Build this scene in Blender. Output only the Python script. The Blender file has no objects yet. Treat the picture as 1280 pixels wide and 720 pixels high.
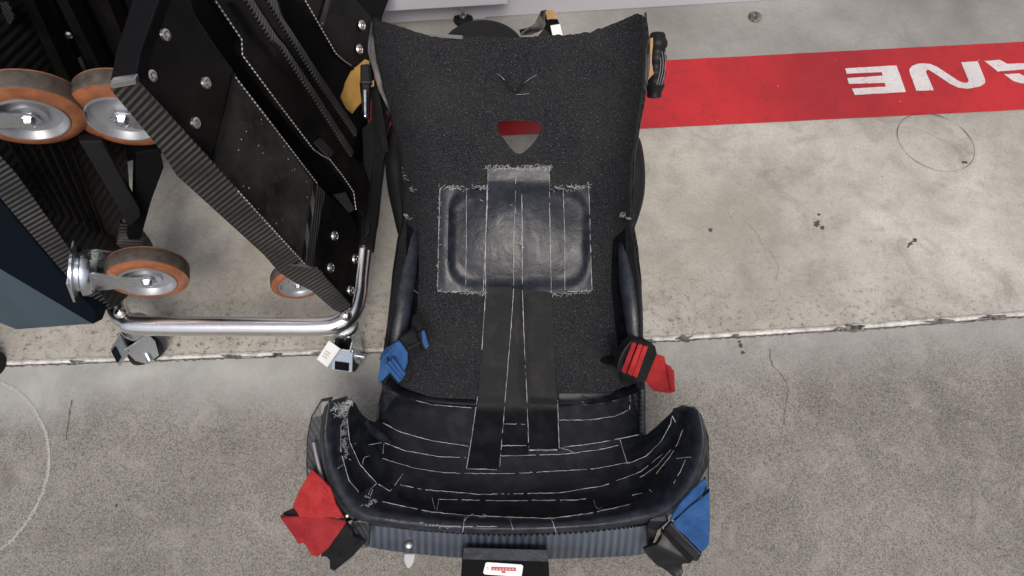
import bpy, bmesh, math, random
from mathutils import Vector, Matrix, noise
from mathutils.bvhtree import BVHTree
from mathutils.geometry import tessellate_polygon
random.seed(7)
S = bpy.context.scene
C = S.collection
# ------------------------------------------------------------------ camera
TILT = math.radians(22); CH = 1.45; FP = 900.0      # tilt, height (m), focal length in photo pixels
cd = bpy.data.cameras.new('camera'); cam = bpy.data.objects.new('camera', cd); C.objects.link(cam)
cd.lens = 36*FP/1280; cd.sensor_width = 36; cd.clip_start = 0.01; cd.clip_end = 400
cam.location = (0, 0, CH); cam.rotation_euler = (TILT, 0, 0); S.camera = cam
S.render.resolution_x = 1024; S.render.resolution_y = 576
# ------------------------------------------------------------------ light
SUN_EL, SUN_AZ = math.radians(60), math.radians(172)   # azimuth clockwise from +Y
w = bpy.data.worlds.new('World'); S.world = w; w.use_nodes = True
nt = w.node_tree; bg = nt.nodes['Background']
sky = nt.nodes.new('ShaderNodeTexSky'); sky.sky_type = 'NISHITA'; sky.sun_disc = False
sky.sun_elevation = SUN_EL; sky.sun_rotation = SUN_AZ; sky.dust_density = 4.0; sky.air_density = 1.0; sky.ozone_density = 1.0
hs = nt.nodes.new('ShaderNodeHueSaturation'); hs.inputs['Saturation'].default_value = .7   # hazy, overcast sky
nt.links.new(sky.outputs[0], hs.inputs['Color']); nt.links.new(hs.outputs[0], bg.inputs[0]); bg.inputs[1].default_value = 0.10
sd = bpy.data.lights.new('sun', 'SUN'); sun = bpy.data.objects.new('sun', sd); C.objects.link(sun)
sd.energy = 1.8; sd.angle = math.radians(22); sd.color = (1.0, 0.93, 0.84)
sdir = Vector((math.sin(SUN_AZ)*math.cos(SUN_EL), math.cos(SUN_AZ)*math.cos(SUN_EL), math.sin(SUN_EL)))
sun.rotation_euler = sdir.to_track_quat('Z', 'Y').to_euler()
S.view_settings.view_transform = 'Standard'; S.view_settings.look = 'None'
S.view_settings.exposure = 0.27; S.view_settings.gamma = 1.0
# ------------------------------------------------------------------ pixel -> place
CT, ST = math.cos(TILT), math.sin(TILT)
EYE = Vector((0, 0, CH)); RV = Vector((1, 0, 0)); FV = Vector((0, ST, -CT)); UV = Vector((0, CT, ST))
def ray(px, py): return FV + RV*((px-640)/FP) + UV*((360-py)/FP)
def P(px, py, z=0.0):
    d = ray(px, py); return EYE + d*((z-CH)/d.z)
def PT(t): return P(*t)
class Plane:
    def __init__(s, a, b, c):
        a, b, c = PT(a), PT(b), PT(c); s.o = a; s.n = (b-a).cross(c-a).normalized()
        if s.n.dot(EYE-a) < 0: s.n = -s.n
    def at(s, px, py, off=0.0):
        d = ray(px, py); return EYE + d*(((s.o + s.n*off)-EYE).dot(s.n)/d.dot(s.n))
# ------------------------------------------------------------------ materials
def M(name, col=(.5,.5,.5), rough=.5, metal=0.0, spec=.5, coat=0.0, sheen=0.0):
    m = bpy.data.materials.new(name); m.use_nodes = True
    b = m.node_tree.nodes['Principled BSDF']
    b.inputs['Base Color'].default_value = (*col, 1); b.inputs['Roughness'].default_value = rough
    b.inputs['Metallic'].default_value = metal; b.inputs['Specular IOR Level'].default_value = spec
    b.inputs['Coat Weight'].default_value = coat; b.inputs['Sheen Weight'].default_value = sheen
    return m
class G:
    """node helper"""
    def __init__(s, m): s.t = m.node_tree; s.N = s.t.nodes; s.L = s.t.links; s.b = s.N['Principled BSDF']; s.c = None
    def co(s, kind='pos'):
        if kind == 'pos': return s.N.new('ShaderNodeNewGeometry').outputs['Position']
        if kind == 'uv': return s.N.new('ShaderNodeTexCoord').outputs['UV']
    def put(s, node, i, v):
        if v is None: return
        if hasattr(v, 'is_output'): s.L.new(v, node.inputs[i])
        else: node.inputs[i].default_value = v
    def noise(s, co, scale, det=4, rough=.6, out=0, dist=0):
        n = s.N.new('ShaderNodeTexNoise'); s.L.new(co, n.inputs['Vector'])
        n.inputs['Scale'].default_value = scale; n.inputs['Detail'].default_value = det; n.inputs['Roughness'].default_value = rough
        n.inputs['Distortion'].default_value = dist
        return n.outputs[out]
    def vor(s, co, scale, feat='F1', out='Distance', rnd=1):
        n = s.N.new('ShaderNodeTexVoronoi'); n.feature = feat; s.L.new(co, n.inputs['Vector']); n.inputs['Scale'].default_value = scale
        n.inputs['Randomness'].default_value = rnd
        return n.outputs[out]
    def ramp(s, fac, stops, interp='LINEAR'):
        n = s.N.new('ShaderNodeValToRGB'); n.color_ramp.interpolation = interp; e = n.color_ramp.elements
        while len(e) < len(stops): e.new(.5)
        for x, (p, c) in zip(e, stops):
            x.position = p; x.color = (c, c, c, 1) if isinstance(c, (int, float)) else (*c, 1)
        s.L.new(fac, n.inputs[0]); return n.outputs[0]
    def mix(s, f, a, b, mode='MIX'):
        n = s.N.new('ShaderNodeMix'); n.data_type = 'RGBA'; n.blend_type = mode
        s.put(n, 0, f)
        for i, v in ((6, a), (7, b)):
            if isinstance(v, tuple) and len(v) == 3: v = (*v, 1)
            s.put(n, i, v)
        return n.outputs[2]
    def math(s, op, a, b=None, c=None, clamp=False):
        n = s.N.new('ShaderNodeMath'); n.operation = op; n.use_clamp = clamp; s.put(n, 0, a); s.put(n, 1, b); s.put(n, 2, c); return n.outputs[0]
    def sep(s, v):
        n = s.N.new('ShaderNodeSeparateXYZ'); s.L.new(v, n.inputs[0]); return n.outputs
    def bump(s, h, strength=.3, dist=.002, normal=None):
        n = s.N.new('ShaderNodeBump'); n.inputs['Strength'].default_value = strength; n.inputs['Distance'].default_value = dist
        s.L.new(h, n.inputs['Height'])
        if normal: s.L.new(normal, n.inputs['Normal'])
        s.L.new(n.outputs[0], s.b.inputs['Normal']); return n.outputs[0]
    def col(s, v): s.L.new(v, s.b.inputs['Base Color'])
    def rough(s, v): s.L.new(v, s.b.inputs['Roughness'])
MT = {}
# foam: charcoal bead foam with fine pale flecks
m = MT['foam'] = M('bead_foam', (.02,.02,.02), .9, spec=.08); g = G(m); co = g.co()
n1 = g.noise(co, 420, 3, .8); n2 = g.noise(co, 520, 2, .7); nl = g.noise(co, 9, 4, .6)
base = g.mix(g.ramp(n1, [(.36, 0), (.66, 1)]), (.0035,.004,.005), (.033,.034,.039))
base = g.mix(g.ramp(n2, [(.63, 0), (.74, 1)]), base, (.25,.25,.26))
v = g.vor(co, 300); base = g.mix(g.ramp(v, [(.10, .8), (.17, 0)]), base, (.13,.13,.14))
base = g.mix(g.ramp(nl, [(.38, 0), (.7, .55)]), base, g.mix(.5, base, (.05,.047,.044)))
g.col(base); g.bump(g.mix(.35, g.mix(.5, n1, n2), g.noise(co, 13, 3)), .8, .005)
# tape
m = MT['tape'] = M('black_duct_tape', (.010,.011,.014), .42, spec=.11); g = G(m); co = g.co()
n1 = g.noise(co, 30, 5, .6); n2 = g.noise(co, 6, 3, .5); n3 = g.noise(co, 900, 2, .6)
g.col(g.mix(g.ramp(n1, [(.45,0),(.75,1)]), (.003,.0035,.005), (.010,.0115,.016)))
g.rough(g.ramp(n1, [(.3,.33),(.7,.55)])); g.bump(g.mix(.25, g.mix(.6, n2, n1), n3), .35, .004)
m = MT['tape_h'] = M('satin_duct_tape', (.010,.011,.014), .36, spec=.33); g = G(m); co = g.co()
n1 = g.noise(co, 30, 5, .6); n2 = g.noise(co, 8, 3, .5); n3 = g.noise(co, 900, 2, .6)
g.col(g.mix(g.ramp(n1, [(.45,0),(.75,1)]), (.005,.006,.008), (.018,.020,.026)))
g.rough(g.ramp(n1, [(.3,.28),(.7,.45)])); g.bump(g.mix(.2, g.mix(.6, n2, n1), n3), .4, .005)
m = MT['tape_b'] = M('worn_duct_tape', (.02,.021,.026), .38, spec=.34); g = G(m); co = g.co()
n1 = g.noise(co, 45, 6, .65); n3 = g.noise(co, 12, 3, .6, dist=1.5)
g.col(g.mix(g.ramp(n1, [(.42,0),(.72,1)]), (.009,.011,.016), (.028,.032,.046)))
g.rough(g.ramp(n3, [(.3,.28),(.7,.5)])); g.bump(g.mix(.5, n1, n3), .5, .005)
MT['fray'] = M('white_fray', (.40,.40,.42), .8)
m = MT['lint'] = M('white_lint', (.42,.42,.43), .9)
MT['edge_grey'] = M('glint_and_band_grey', (.22,.22,.24), .4)  # grey of the painted highlight on the shell rim, and of the roller bands
MT['rubber'] = M('black_rubber', (.008,.008,.009), .5, spec=.25)
g = G(MT['rubber']); g.bump(g.noise(g.co(), 120, 4), .15, .002)
MT['void'] = M('black_laminate', (.004,.004,.005), .6, spec=.1)
MT['plastic'] = M('black_plastic', (.010,.010,.012), .4, spec=.25)
g = G(MT['plastic']); g.bump(g.noise(g.co(), 400, 3), .12, .001)
def carbon(name, su, sv, lo, hi, rough=.28, coat=.6, slant=0.0, sharp=(.35,.6)):
    m = M(name, lo, rough, coat=coat); m.node_tree.nodes['Principled BSDF'].inputs['Coat Roughness'].default_value = .12
    g = G(m); uv = g.sep(g.co('uv'))
    a = g.math('MULTIPLY_ADD', uv[0], su*2*math.pi, g.math('MULTIPLY', uv[1], slant*2*math.pi))
    s1 = g.math('MULTIPLY_ADD', g.math('SINE', a), .5, .5)
    b = g.math('MULTIPLY_ADD', g.math('SINE', g.math('MULTIPLY', uv[1], sv*2*math.pi)), .5, .5)
    big = g.noise(g.co(), 14, 4)
    k = g.math('MULTIPLY', g.ramp(s1, [(sharp[0],0),(sharp[1],1)]), g.ramp(b, [(.05,.5),(.3,1)]))
    k = g.math('MULTIPLY', k, g.ramp(big, [(.3,.35),(.7,1)]))
    g.col(g.mix(k, lo, hi)); g.bump(k, .35, .001)
    return m
MT['carbon_edge'] = carbon('carbon_weave_edge', 135, 330, (.003,.003,.0035), (.075,.073,.071), slant=0, coat=.1, sharp=(.5,.66))
MT['carbon_rib'] = carbon('carbon_weave_rib', 150, 500, (.003,.003,.0035), (.09,.087,.084), slant=50, coat=.2, sharp=(.5,.65))
MT['carbon_bead'] = carbon('carbon_weave_bead', 150, 1, (.02,.02,.02), (.5,.49,.47), slant=0)
MT['carbon_inner'] = carbon('carbon_weave_inner', 70, 9, (.003,.003,.0035), (.020,.019,.018), slant=8, rough=.4, coat=.1)
MT['carbon_front'] = carbon('carbon_front_sky_tint', 80, 3, (.022,.028,.040), (.062,.075,.102), rough=.3, sharp=(.2,.8))  # blue-grey sky reflection is put into the weave colour
MT['carbon_shell'] = carbon('carbon_shell', 120, 130, (.008,.008,.010), (.03,.032,.038), slant=30, coat=.15, rough=.4)
m = MT['gloss'] = M('glossy_carbon_plate', (.012,.0105,.010), .2, spec=.08, coat=.0); g = G(m); co = g.co()
g.col(g.mix(g.ramp(g.noise(co, 8, 4), [(.4,0),(.7,1)]), (.003,.003,.003), (.011,.0095,.0085))); g.rough(g.ramp(g.noise(co,25,5),[(.3,.2),(.7,.4)]))
m = MT['dusty'] = M('dusty_carbon_plate', (.02,.02,.02), .3, spec=.14); g = G(m); co = g.co()
v = g.ramp(g.vor(co, 70), [(.055,1),(.09,0)]); v2 = g.ramp(g.vor(co, 190), [(.05,.7),(.1,0)])
cb = g.mix(g.ramp(g.noise(co, 11, 6, .7), [(.35,0),(.72,1)]), (.007,.0065,.006), (.042,.039,.035))
g.col(g.mix(v, g.mix(v2, cb, (.2,.19,.17)), (.5,.48,.44))); g.rough(g.ramp(g.noise(co,25,5),[(.3,.22),(.7,.5)]))
m = MT['steel'] = M('polished_steel_tube', (.90,.88,.86), .3, metal=1); g = G(m); co = g.co()
g.rough(g.ramp(g.noise(co, 60, 5), [(.3,.19),(.75,.27)])); g.bump(g.noise(co, 18, 3), .03, .003)
g.col(g.mix(g.ramp(g.noise(co, 45, 8, .8), [(.55,0),(.66,.5)]), (.90,.88,.86), (.45,.43,.41)))
MT['zinc'] = M('zinc_plated_steel', (.62,.66,.70), .26, metal=1); g = G(MT['zinc'])
g.rough(g.ramp(g.noise(g.co(), 80, 4), [(.3,.18),(.7,.4)]))
MT['bolt'] = M('bolt_steel', (.6,.58,.55), .3, metal=1)
MT['rim'] = M('aluminium_rim', (.42,.43,.46), .4, metal=.7)
m = MT['orange'] = M('orange_polyurethane', (.50,.15,.035), .4, spec=.5); g = G(m)
g.col(g.mix(g.ramp(g.noise(g.co(), 40, 4), [(.35,0),(.7,1)]), (.20,.066,.03), (.34,.125,.05)))
m = MT['tread'] = M('worn_wheel_tread', (.10,.075,.062), .6); g = G(m)
g.col(g.mix(g.ramp(g.noise(g.co(), 60, 5), [(.35,0),(.7,1)]), (.04,.033,.029), (.10,.075,.058)))
def cloth(name, a, b, rough=.5):
    m = MT[name] = M(name+'_nylon', a, rough, spec=.2 if name != 'webbing' else .15, sheen=.0); g = G(m); co = g.co()
    g.col(g.mix(g.ramp(g.noise(co, 35, 5), [(.35,0),(.7,1)]), a, b)); g.bump(g.mix(.35, g.noise(co, 22, 4, dist=1.2), g.math('MULTIPLY', g.vor(co, 900), 1.2)), .7, .005)
cloth('red', (.34,.018,.020), (.48,.040,.040)); cloth('red_b', (.27,.015,.02), (.40,.035,.04))
cloth('blue', (.022,.075,.22), (.045,.13,.33)); cloth('orange_cloth', (.34,.19,.045), (.46,.28,.085)); cloth('webbing', (.009,.009,.010), (.02,.02,.022), .75)
cloth('green', (.01,.05,.025), (.02,.08,.04)); cloth('tan', (.45,.25,.12), (.6,.38,.2))
MT['white'] = M('white_sticker', (.8,.8,.8), .5); MT['redprint'] = M('red_print', (.55,.06,.07), .6); MT['greyprint'] = M('grey_print', (.45,.45,.46), .6)
m = MT['cab'] = M('cabinet_paint', (.55,.58,.64), .4); g = G(m); g.col(g.mix(g.ramp(g.noise(g.co(),5,4),[(.35,0),(.7,1)]), (.50,.53,.60), (.60,.63,.68)))
MT['cab2'] = M('wall_panel_paint', (.52,.51,.56), .5)
m = MT['slate'] = M('slate_blue_case', (.028,.048,.066), .45); g = G(m)
g.col(g.mix(g.ramp(g.noise(g.co(),9,5),[(.35,0),(.75,1)]), (.026,.044,.060), (.036,.060,.080)))
MT['slate_shade'] = M('shaded_slate_case', (.003,.005,.009), .9, spec=.05)  # shaded copy of the slate: the case face in shadow, painted darker
# concrete
GV = [(-900,489),(0,455),(470,438),(815,425),(1090,408),(1280,393),(2300,320)]   # joint between the slabs
def concrete(name, south):
    m = MT[name] = M(name, (.35,.33,.3), .8, spec=.35); g = G(m); co = g.co(); xyz = g.sep(co)
    big = g.noise(co, 2.2, 6, .62); mid = g.noise(co, 11, 6, .65, dist=.3); fine = g.noise(co, 160, 4, .75)
    if not south:
        c = g.mix(g.ramp(big, [(.36,0),(.64,1)]), (.32,.30,.262), (.52,.50,.458))
        c = g.mix(g.ramp(mid, [(.46,0),(.72,.75)]), c, (.25,.232,.205))
        wet = g.ramp(g.noise(co, 5.5, 8, .72, dist=1.2), [(.56,0),(.66,.55)]); c = g.mix(wet, c, (.20,.185,.16))
        scuff = g.ramp(g.noise(co, 26, 9, .85, dist=2), [(.60,0),(.68,.5)]); c = g.mix(scuff, c, (.17,.16,.14))
        # grey, cooler strip by the wall, the shade there put into the colour
        k = g.math('MULTIPLY', g.math('SUBTRACT', xyz[1], .97), 5, clamp=True)
        c = g.mix(g.math('MULTIPLY', k, .8), c, g.mix(g.ramp(big, [(.35,0),(.65,1)]), (.13,.13,.126), (.27,.27,.265)))
        # worn, pitted zone near the joint
        z = g.math('MULTIPLY', g.math('SUBTRACT', .66, xyz[1]), 5, clamp=True)
        pit = g.ramp(g.noise(co, 75, 5, .85), [(.545,0),(.60,1)])
        zone = g.math('MULTIPLY', g.ramp(g.noise(co, 4, 4), [(.34,.45),(.5,1)]), g.math('MULTIPLY_ADD', z, .85, .14))
        c = g.mix(g.math('MULTIPLY', pit, zone), c, (.12,.095,.065))
        spk = g.ramp(g.vor(co, 42), [(.05,1),(.09,0)]); sel = g.ramp(g.noise(co, 18, 2), [(.55,0),(.6,.8)])
        c = g.mix(g.math('MULTIPLY', spk, sel), c, (.08,.075,.07))
        spk = g.ramp(g.vor(co, 120), [(.06,1),(.11,0)])
        c = g.mix(g.math('MULTIPLY', spk, .8), c, (.14,.13,.12))
        wp = g.ramp(g.vor(co, 65), [(.035,.8),(.06,0)]); c = g.mix(wp, c, (.6,.59,.57))
        c = g.mix(g.ramp(fine, [(.35,.28),(.6,0)]), c, (.16,.15,.135))
        h = g.mix(.5, fine, g.mix(.5, mid, pit)); g.col(c); g.rough(g.ramp(mid, [(.3,.55),(.7,.85)])); g.bump(h, .25, .003)
    else:
        agg = g.noise(co, 380, 3, .85); v1 = g.vor(co, 520, out='Color')
        vs = g.sep(v1)[0]
        c = g.mix(g.ramp(big, [(.36,0),(.66,1)]), (.165,.153,.134), (.285,.268,.242))
        sp = g.ramp(vs, [(.66,0),(.72,1),(1,1)]); sp2 = g.ramp(vs, [(.0,1),(.16,1),(.2,0)])
        c2 = g.mix(g.math('MULTIPLY', sp, .6), c, (.055,.052,.048)); c2 = g.mix(g.math('MULTIPLY', sp2, .3), c2, (.42,.40,.37))
        c2 = g.mix(g.ramp(agg, [(.35,.5),(.52,0)]), c2, (.10,.095,.088))
        stones = g.ramp(g.vor(co, 55), [(.09,.45),(.15,0)]); c2 = g.mix(g.ramp(g.noise(co, 14, 8, .75, dist=1), [(.5,0),(.7,.45)]), c2, (.36,.34,.31))
        c2 = g.mix(g.ramp(g.noise(co, 4.2, 7, .7, dist=.8), [(.54,0),(.68,.35)]), c2, (.14,.132,.118))
        c2 = g.mix(g.math('MULTIPLY', stones, g.ramp(g.noise(co, 30, 2), [(.52,0),(.6,1)])), c2, (.06,.055,.05))
        # trowelled smooth margin along the joint on the left, fading out to the right
        smooth = g.mix(g.ramp(mid, [(.35,0),(.7,1)]), (.30,.30,.29), (.42,.42,.40))
        edge = g.math('SUBTRACT', g.math('MULTIPLY_ADD', g.noise(co, 5, 4), .16, g.math('MULTIPLY_ADD', xyz[0], -.06, xyz[1])), .405)
        k = g.math('MULTIPLY', g.math('MULTIPLY', edge, 9, clamp=True), g.ramp(xyz[0], [(.0,.95),(.6,.6)]))
        c = g.mix(k, c2, smooth)
        st = g.ramp(g.noise(co, 7, 5, .6), [(.60,0),(.72,.6)]); c = g.mix(st, c, (.13,.115,.09))
        g.col(c); g.bump(g.mix(.5, agg, vs), .3, .0025)
    return m
concrete('concrete_north', False); concrete('concrete_south', True)
m = MT['sealant'] = M('joint_sealant', (.5,.49,.47), .7); g = G(m); co = g.co()
c = g.mix(g.ramp(g.noise(co, 30, 6, .7), [(.42,0),(.62,1)]), (.66,.645,.62), (.40,.385,.36))
g.col(g.mix(g.ramp(g.noise(co, 70, 5, .8), [(.64,0),(.70,.7)]), c, (.14,.13,.11))); g.bump(g.noise(co, 60, 5), .5, .004)
m = MT['dirt'] = M('joint_dirt', (.07,.062,.052), .9); g = G(m); g.col(g.mix(g.ramp(g.noise(g.co(), 90, 5, .8), [(.4,0),(.62,1)]), (.03,.027,.024), (.22,.2,.175)))
m = MT['redpaint'] = M('red_floor_paint', (.45,.02,.025), .55); g = G(m); co = g.co()
c = g.mix(g.ramp(g.noise(co, 3, 5), [(.35,0),(.65,1)]), (.27,.007,.012), (.43,.013,.018))
c = g.mix(g.ramp(g.noise(co, 40, 5, .7), [(.54,0),(.70,.6)]), c, (.17,.012,.014))
c = g.mix(g.ramp(g.noise(co, 120, 6, .8), [(.64,0),(.70,.6)]), c, (.30,.20,.18))
c = g.mix(g.ramp(g.vor(co, 22), [(.02,1),(.03,0)]), c, (.6,.5,.48))
g.col(c); g.rough(g.ramp(g.noise(co, 25, 5), [(.3,.42),(.7,.65)])); g.bump(g.noise(co, 150, 4), .2, .002)
m = MT['whitepaint'] = M('white_floor_paint', (.72,.68,.69), .6); g = G(m); co = g.co()
c = g.mix(g.ramp(g.noise(co, 130, 4, .7), [(.56,0),(.70,.7)]), g.mix(g.noise(co, 12, 4), (.42,.40,.41), (.62,.60,.61)), (.42,.15,.17)); g.col(c)
MT['pencil'] = M('dark_pencil_line', (.05,.05,.05), .8); MT['chalk'] = M('chalk', (.42,.41,.39), .95)
MT['tar'] = M('black_tar', (.06,.052,.045), .8)
MT['tyre'] = M('black_ring_rubber', (.010,.010,.011), .5, spec=.35); g = G(MT['tyre']); g.bump(g.noise(g.co(), 50, 5), .15, .003)
# ------------------------------------------------------------------ object helpers
def link(name, vs, fs, mat, parent=None, smooth=False, uvs=None, sharp=None):
    me = bpy.data.meshes.new(name); me.from_pydata([tuple(v) for v in vs], [], fs); me.materials.append(mat)
    if uvs:
        ul = me.uv_layers.new(name='UVMap')
        for l in me.loops: ul.data[l.index].uv = uvs[l.vertex_index]
    if smooth:
        for p in me.polygons: p.use_smooth = True
    bm = bmesh.new(); bm.from_mesh(me); bmesh.ops.recalc_face_normals(bm, faces=bm.faces)
    if smooth:
        for e in bm.edges:
            if len(e.link_faces) == 2 and e.calc_face_angle(0) > math.radians(42): e.smooth = False
    bm.to_mesh(me); bm.free()
    o = bpy.data.objects.new(name, me); C.objects.link(o)
    if parent: o.parent = parent
    return o
def tag(o, label=None, cat=None, group=None, kind=None):
    for k, v in (('label', label), ('category', cat), ('group', group), ('kind', kind)):
        if v: o[k] = v
    return o
def thing(name, label, cat, group=None):
    o = bpy.data.objects.new(name, None); C.objects.link(o); o.empty_display_size = .05
    return tag(o, label, cat, group)
def lbl(o, s): o['label'] = s; return o
def slab(name, pts, nrm, th, mat, parent=None, uax=None, bevel=0.0):
    """prism: polygon pts (front face) pushed back by th along -nrm; uv in metres"""
    n = len(pts); back = [p - nrm*th for p in pts]
    vs = pts + back; fs = [tuple(range(n)), tuple(range(2*n-1, n-1, -1))] + [(i, (i+1) % n, n+(i+1) % n, n+i) for i in range(n)]
    u = (uax if uax else (pts[1]-pts[0])).normalized(); v = nrm.cross(u).normalized()
    uvs = [((p-pts[0]).dot(u), (p-pts[0]).dot(v) + (p-pts[0]).dot(nrm)) for p in vs]
    o = link(name, vs, fs, mat, parent, uvs=uvs)
    if bevel:
        bm = bmesh.new(); bm.from_mesh(o.data)
        bmesh.ops.bevel(bm, geom=[e for e in bm.edges], offset=bevel, segments=2, affect='EDGES', profile=.6)
        bm.to_mesh(o.data); bm.free()
    return o
def panel(name, pl, px, th, mat, parent=None, off=0.0, uax=None, bevel=0.0, iso=None):
    pts = [pl.at(x, y, off) for x, y in px]
    ua = (pl.at(*uax[1], off)-pl.at(*uax[0], off)) if uax else None
    if iso: ua = pl.n.cross(pl.at(*iso[1], off)-pl.at(*iso[0], off))
    return slab(name, pts, pl.n, th, mat, parent, ua, bevel)
def sheet(name, t, th, mat, parent=None, bevel=0.0, sub=0):
    """polygon with its own height at every corner, thickness th; bends across the fold"""
    pts = [PT(q) for q in t]; nrm = Vector((0,0,0))
    for i in range(len(pts)): nrm += (pts[i]-pts[0]).cross(pts[(i+1) % len(pts)]-pts[0])
    nrm.normalize()
    if nrm.dot(EYE-pts[0]) < 0: nrm = -nrm
    o = slab(name, pts, nrm, th, mat, parent)
    bm = bmesh.new(); bm.from_mesh(o.data)
    bmesh.ops.triangulate(bm, faces=[f for f in bm.faces if len(f.verts) > 4])
    if sub:
        bmesh.ops.triangulate(bm, faces=bm.faces[:])
        bmesh.ops.subdivide_edges(bm, edges=bm.edges[:], cuts=sub, use_grid_fill=True)
        for v in bm.verts:
            d = noise.noise(v.co*22)*.005 + noise.noise(v.co*60)*.003
            v.co += nrm*d
        for f in bm.faces: f.smooth = True
    bm.to_mesh(o.data); bm.free()
    if bevel:
        b = o.modifiers.new('bevel', 'BEVEL'); b.width = bevel; b.segments = 2; b.limit_method = 'ANGLE'; b.angle_limit = math.radians(50)
    return o
def cr(pts, k=8):
    """catmull-rom through Vectors/tuples"""
    pts = [Vector(p) for p in pts]; out = []
    for i in range(len(pts)-1):
        a = pts[max(i-1,0)]; b = pts[i]; c = pts[i+1]; d = pts[min(i+2,len(pts)-1)]
        for j in range(k):
            t = j/k; out.append(.5*((2*b)+(c-a)*t+(2*a-5*b+4*c-d)*t*t+(3*b-a-3*c+d)*t*t*t))
    out.append(pts[-1]); return out
def tube_geo(pts, r, seg=12, cap=True, flat=1.0, up=None):
    vs, fs, uvs = [], [], []; L = 0; prev = None
    rr = r if isinstance(r, (list, tuple)) else [r]*len(pts)
    for i, p in enumerate(pts):
        t = (pts[min(i+1,len(pts)-1)]-pts[max(i-1,0)]).normalized()
        if prev is None:
            a = up if up else (Vector((0,0,1)) if abs(t.z) < .9 else Vector((1,0,0)))
            a = (a - t*a.dot(t)).normalized()
        else: a = (prev - t*prev.dot(t)).normalized(); L += (p-pts[i-1]).length
        prev = a; b = t.cross(a)
        for j in range(seg):
            an = 2*math.pi*j/seg; vs.append(p + (a*math.cos(an)*flat + b*math.sin(an))*rr[i]); uvs.append((L, j/seg*.02))
    for i in range(len(pts)-1):
        for j in range(seg):
            fs.append((i*seg+j, i*seg+(j+1)%seg, (i+1)*seg+(j+1)%seg, (i+1)*seg+j))
    if cap: fs += [tuple(range(seg)), tuple(range(len(pts)*seg-1, (len(pts)-1)*seg-1, -1))]
    return vs, fs, uvs
def tube(name, pts, r, mat, parent=None, seg=12, flat=1.0, up=None):
    vs, fs, uvs = tube_geo(pts, r, seg, flat=flat, up=up); return link(name, vs, fs, mat, parent, True, uvs)
def lathe(name, prof, c, axis, mat, parent=None, seg=40, closed=False, smooth=True, caps=True):
    axis = axis.normalized(); a = axis.orthogonal().normalized(); b = axis.cross(a); vs, fs = [], []
    for r, h in prof:
        for j in range(seg):
            an = 2*math.pi*j/seg; vs.append(c + axis*h + (a*math.cos(an)+b*math.sin(an))*max(r, 1e-5))
    n = len(prof)
    for i in range(n if closed else n-1):
        k = (i+1) % n
        for j in range(seg): fs.append((i*seg+j, i*seg+(j+1)%seg, k*seg+(j+1)%seg, k*seg+j))
    if not closed and caps: fs += [tuple(range(seg)), tuple(range(n*seg-1, (n-1)*seg-1, -1))]
    return link(name, vs, fs, mat, parent, smooth)
def join_geo(parts):
    V, F, U = [], [], []
    for vs, fs, uvs in parts:
        k = len(V); V += vs; F += [tuple(i+k for i in f) for f in fs]; U += uvs
    return V, F, U
# ================================================================== SETTING
def gy(px):
    for a, b in zip(GV, GV[1:]):
        if a[0] <= px <= b[0]: return a[1]+(b[1]-a[1])*(px-a[0])/(b[0]-a[0])
    return GV[-1][1]
def floor_half(name, sgn, mat):
    xs = [-900+i*8 for i in range(401)]
    near = [P(x, gy(x) + (3.4 if sgn < 0 else -4.6) + noise.noise(Vector((x*.06,sgn*3,0)))*1.6 + noise.noise(Vector((x*.2,sgn,0)))*.8, 0) for x in xs]
    near = [Vector((-9, near[0].y, 0))] + near + [Vector((9, near[-1].y, 0))]
    far = [Vector((v.x, 9.0*sgn, 0)) for v in near]
    vs = near + far + [v - Vector((0,0,.02)) for v in near]; n = len(near)
    fs = [(i, i+1, n+i+1, n+i) for i in range(n-1)] + [(i, i+1, 2*n+i+1, 2*n+i) for i in range(n-1)]
    return tag(link(name, vs, fs, mat), kind='structure')
f1 = floor_half('floor', 1, MT['concrete_north']); f2 = floor_half('floor', -1, MT['concrete_south'])
gb = []
for i, x in enumerate(range(-900, 2304, 6)):
    j = noise.noise(Vector((x*.05,7,0))); t = gy(x)
    gb.append([P(x, t-5.6+j, -.006), P(x, t-3.4+j, .0002), P(x, t-1+noise.noise(Vector((x*.11,9,0)))*.5, .0012), P(x, t+1.2+noise.noise(Vector((x*.09,2,0)))*1.1, -.001), P(x, t+3.6, -.010)])
vs = [v for r in gb for v in r]; fs = [(i*5+k, i*5+k+1, (i+1)*5+k+1, (i+1)*5+k) for i in range(len(gb)-1) for k in range(4)]
tag(link('floor_joint_sealant', vs, fs, MT['sealant'], smooth=True), kind='structure')
def blob(name, cx, cy, rx, ry, z, mat, th=.001, rough=.35, n=22, parent=None, seed=0, rot=0):
    pts = []
    for i in range(n):
        a = 2*math.pi*i/n; k = 1 + rough*noise.noise(Vector((math.cos(a)*1.6+seed*3.1, math.sin(a)*1.6, seed)))*2
        x, y = rx*k*math.cos(a), ry*k*math.sin(a); x, y = x*math.cos(rot)-y*math.sin(rot), x*math.sin(rot)+y*math.cos(rot)
        pts.append(P(cx+x, cy+y, z))
    return slab(name, pts, Vector((0,0,1)), th, mat, parent)
# dirt clots in the joint
for i, (x, rx, ry) in enumerate([(858,12,3.4),(1066,15,4),(1052,8,2.4),(812,7,2.2),(398,10,2.5),(290,12,1.8),(95,9,1.8),(180,8,1.6),(1180,22,2.2),(1245,26,3),(920,6,1.6),(345,8,2)]):
    tag(blob('joint_dirt', x, gy(x)+.5, rx*.8, ry*.8, .003, MT['dirt'], .0025, .7, 26, seed=i), kind='structure')
# hairline cracks and scratches

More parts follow.
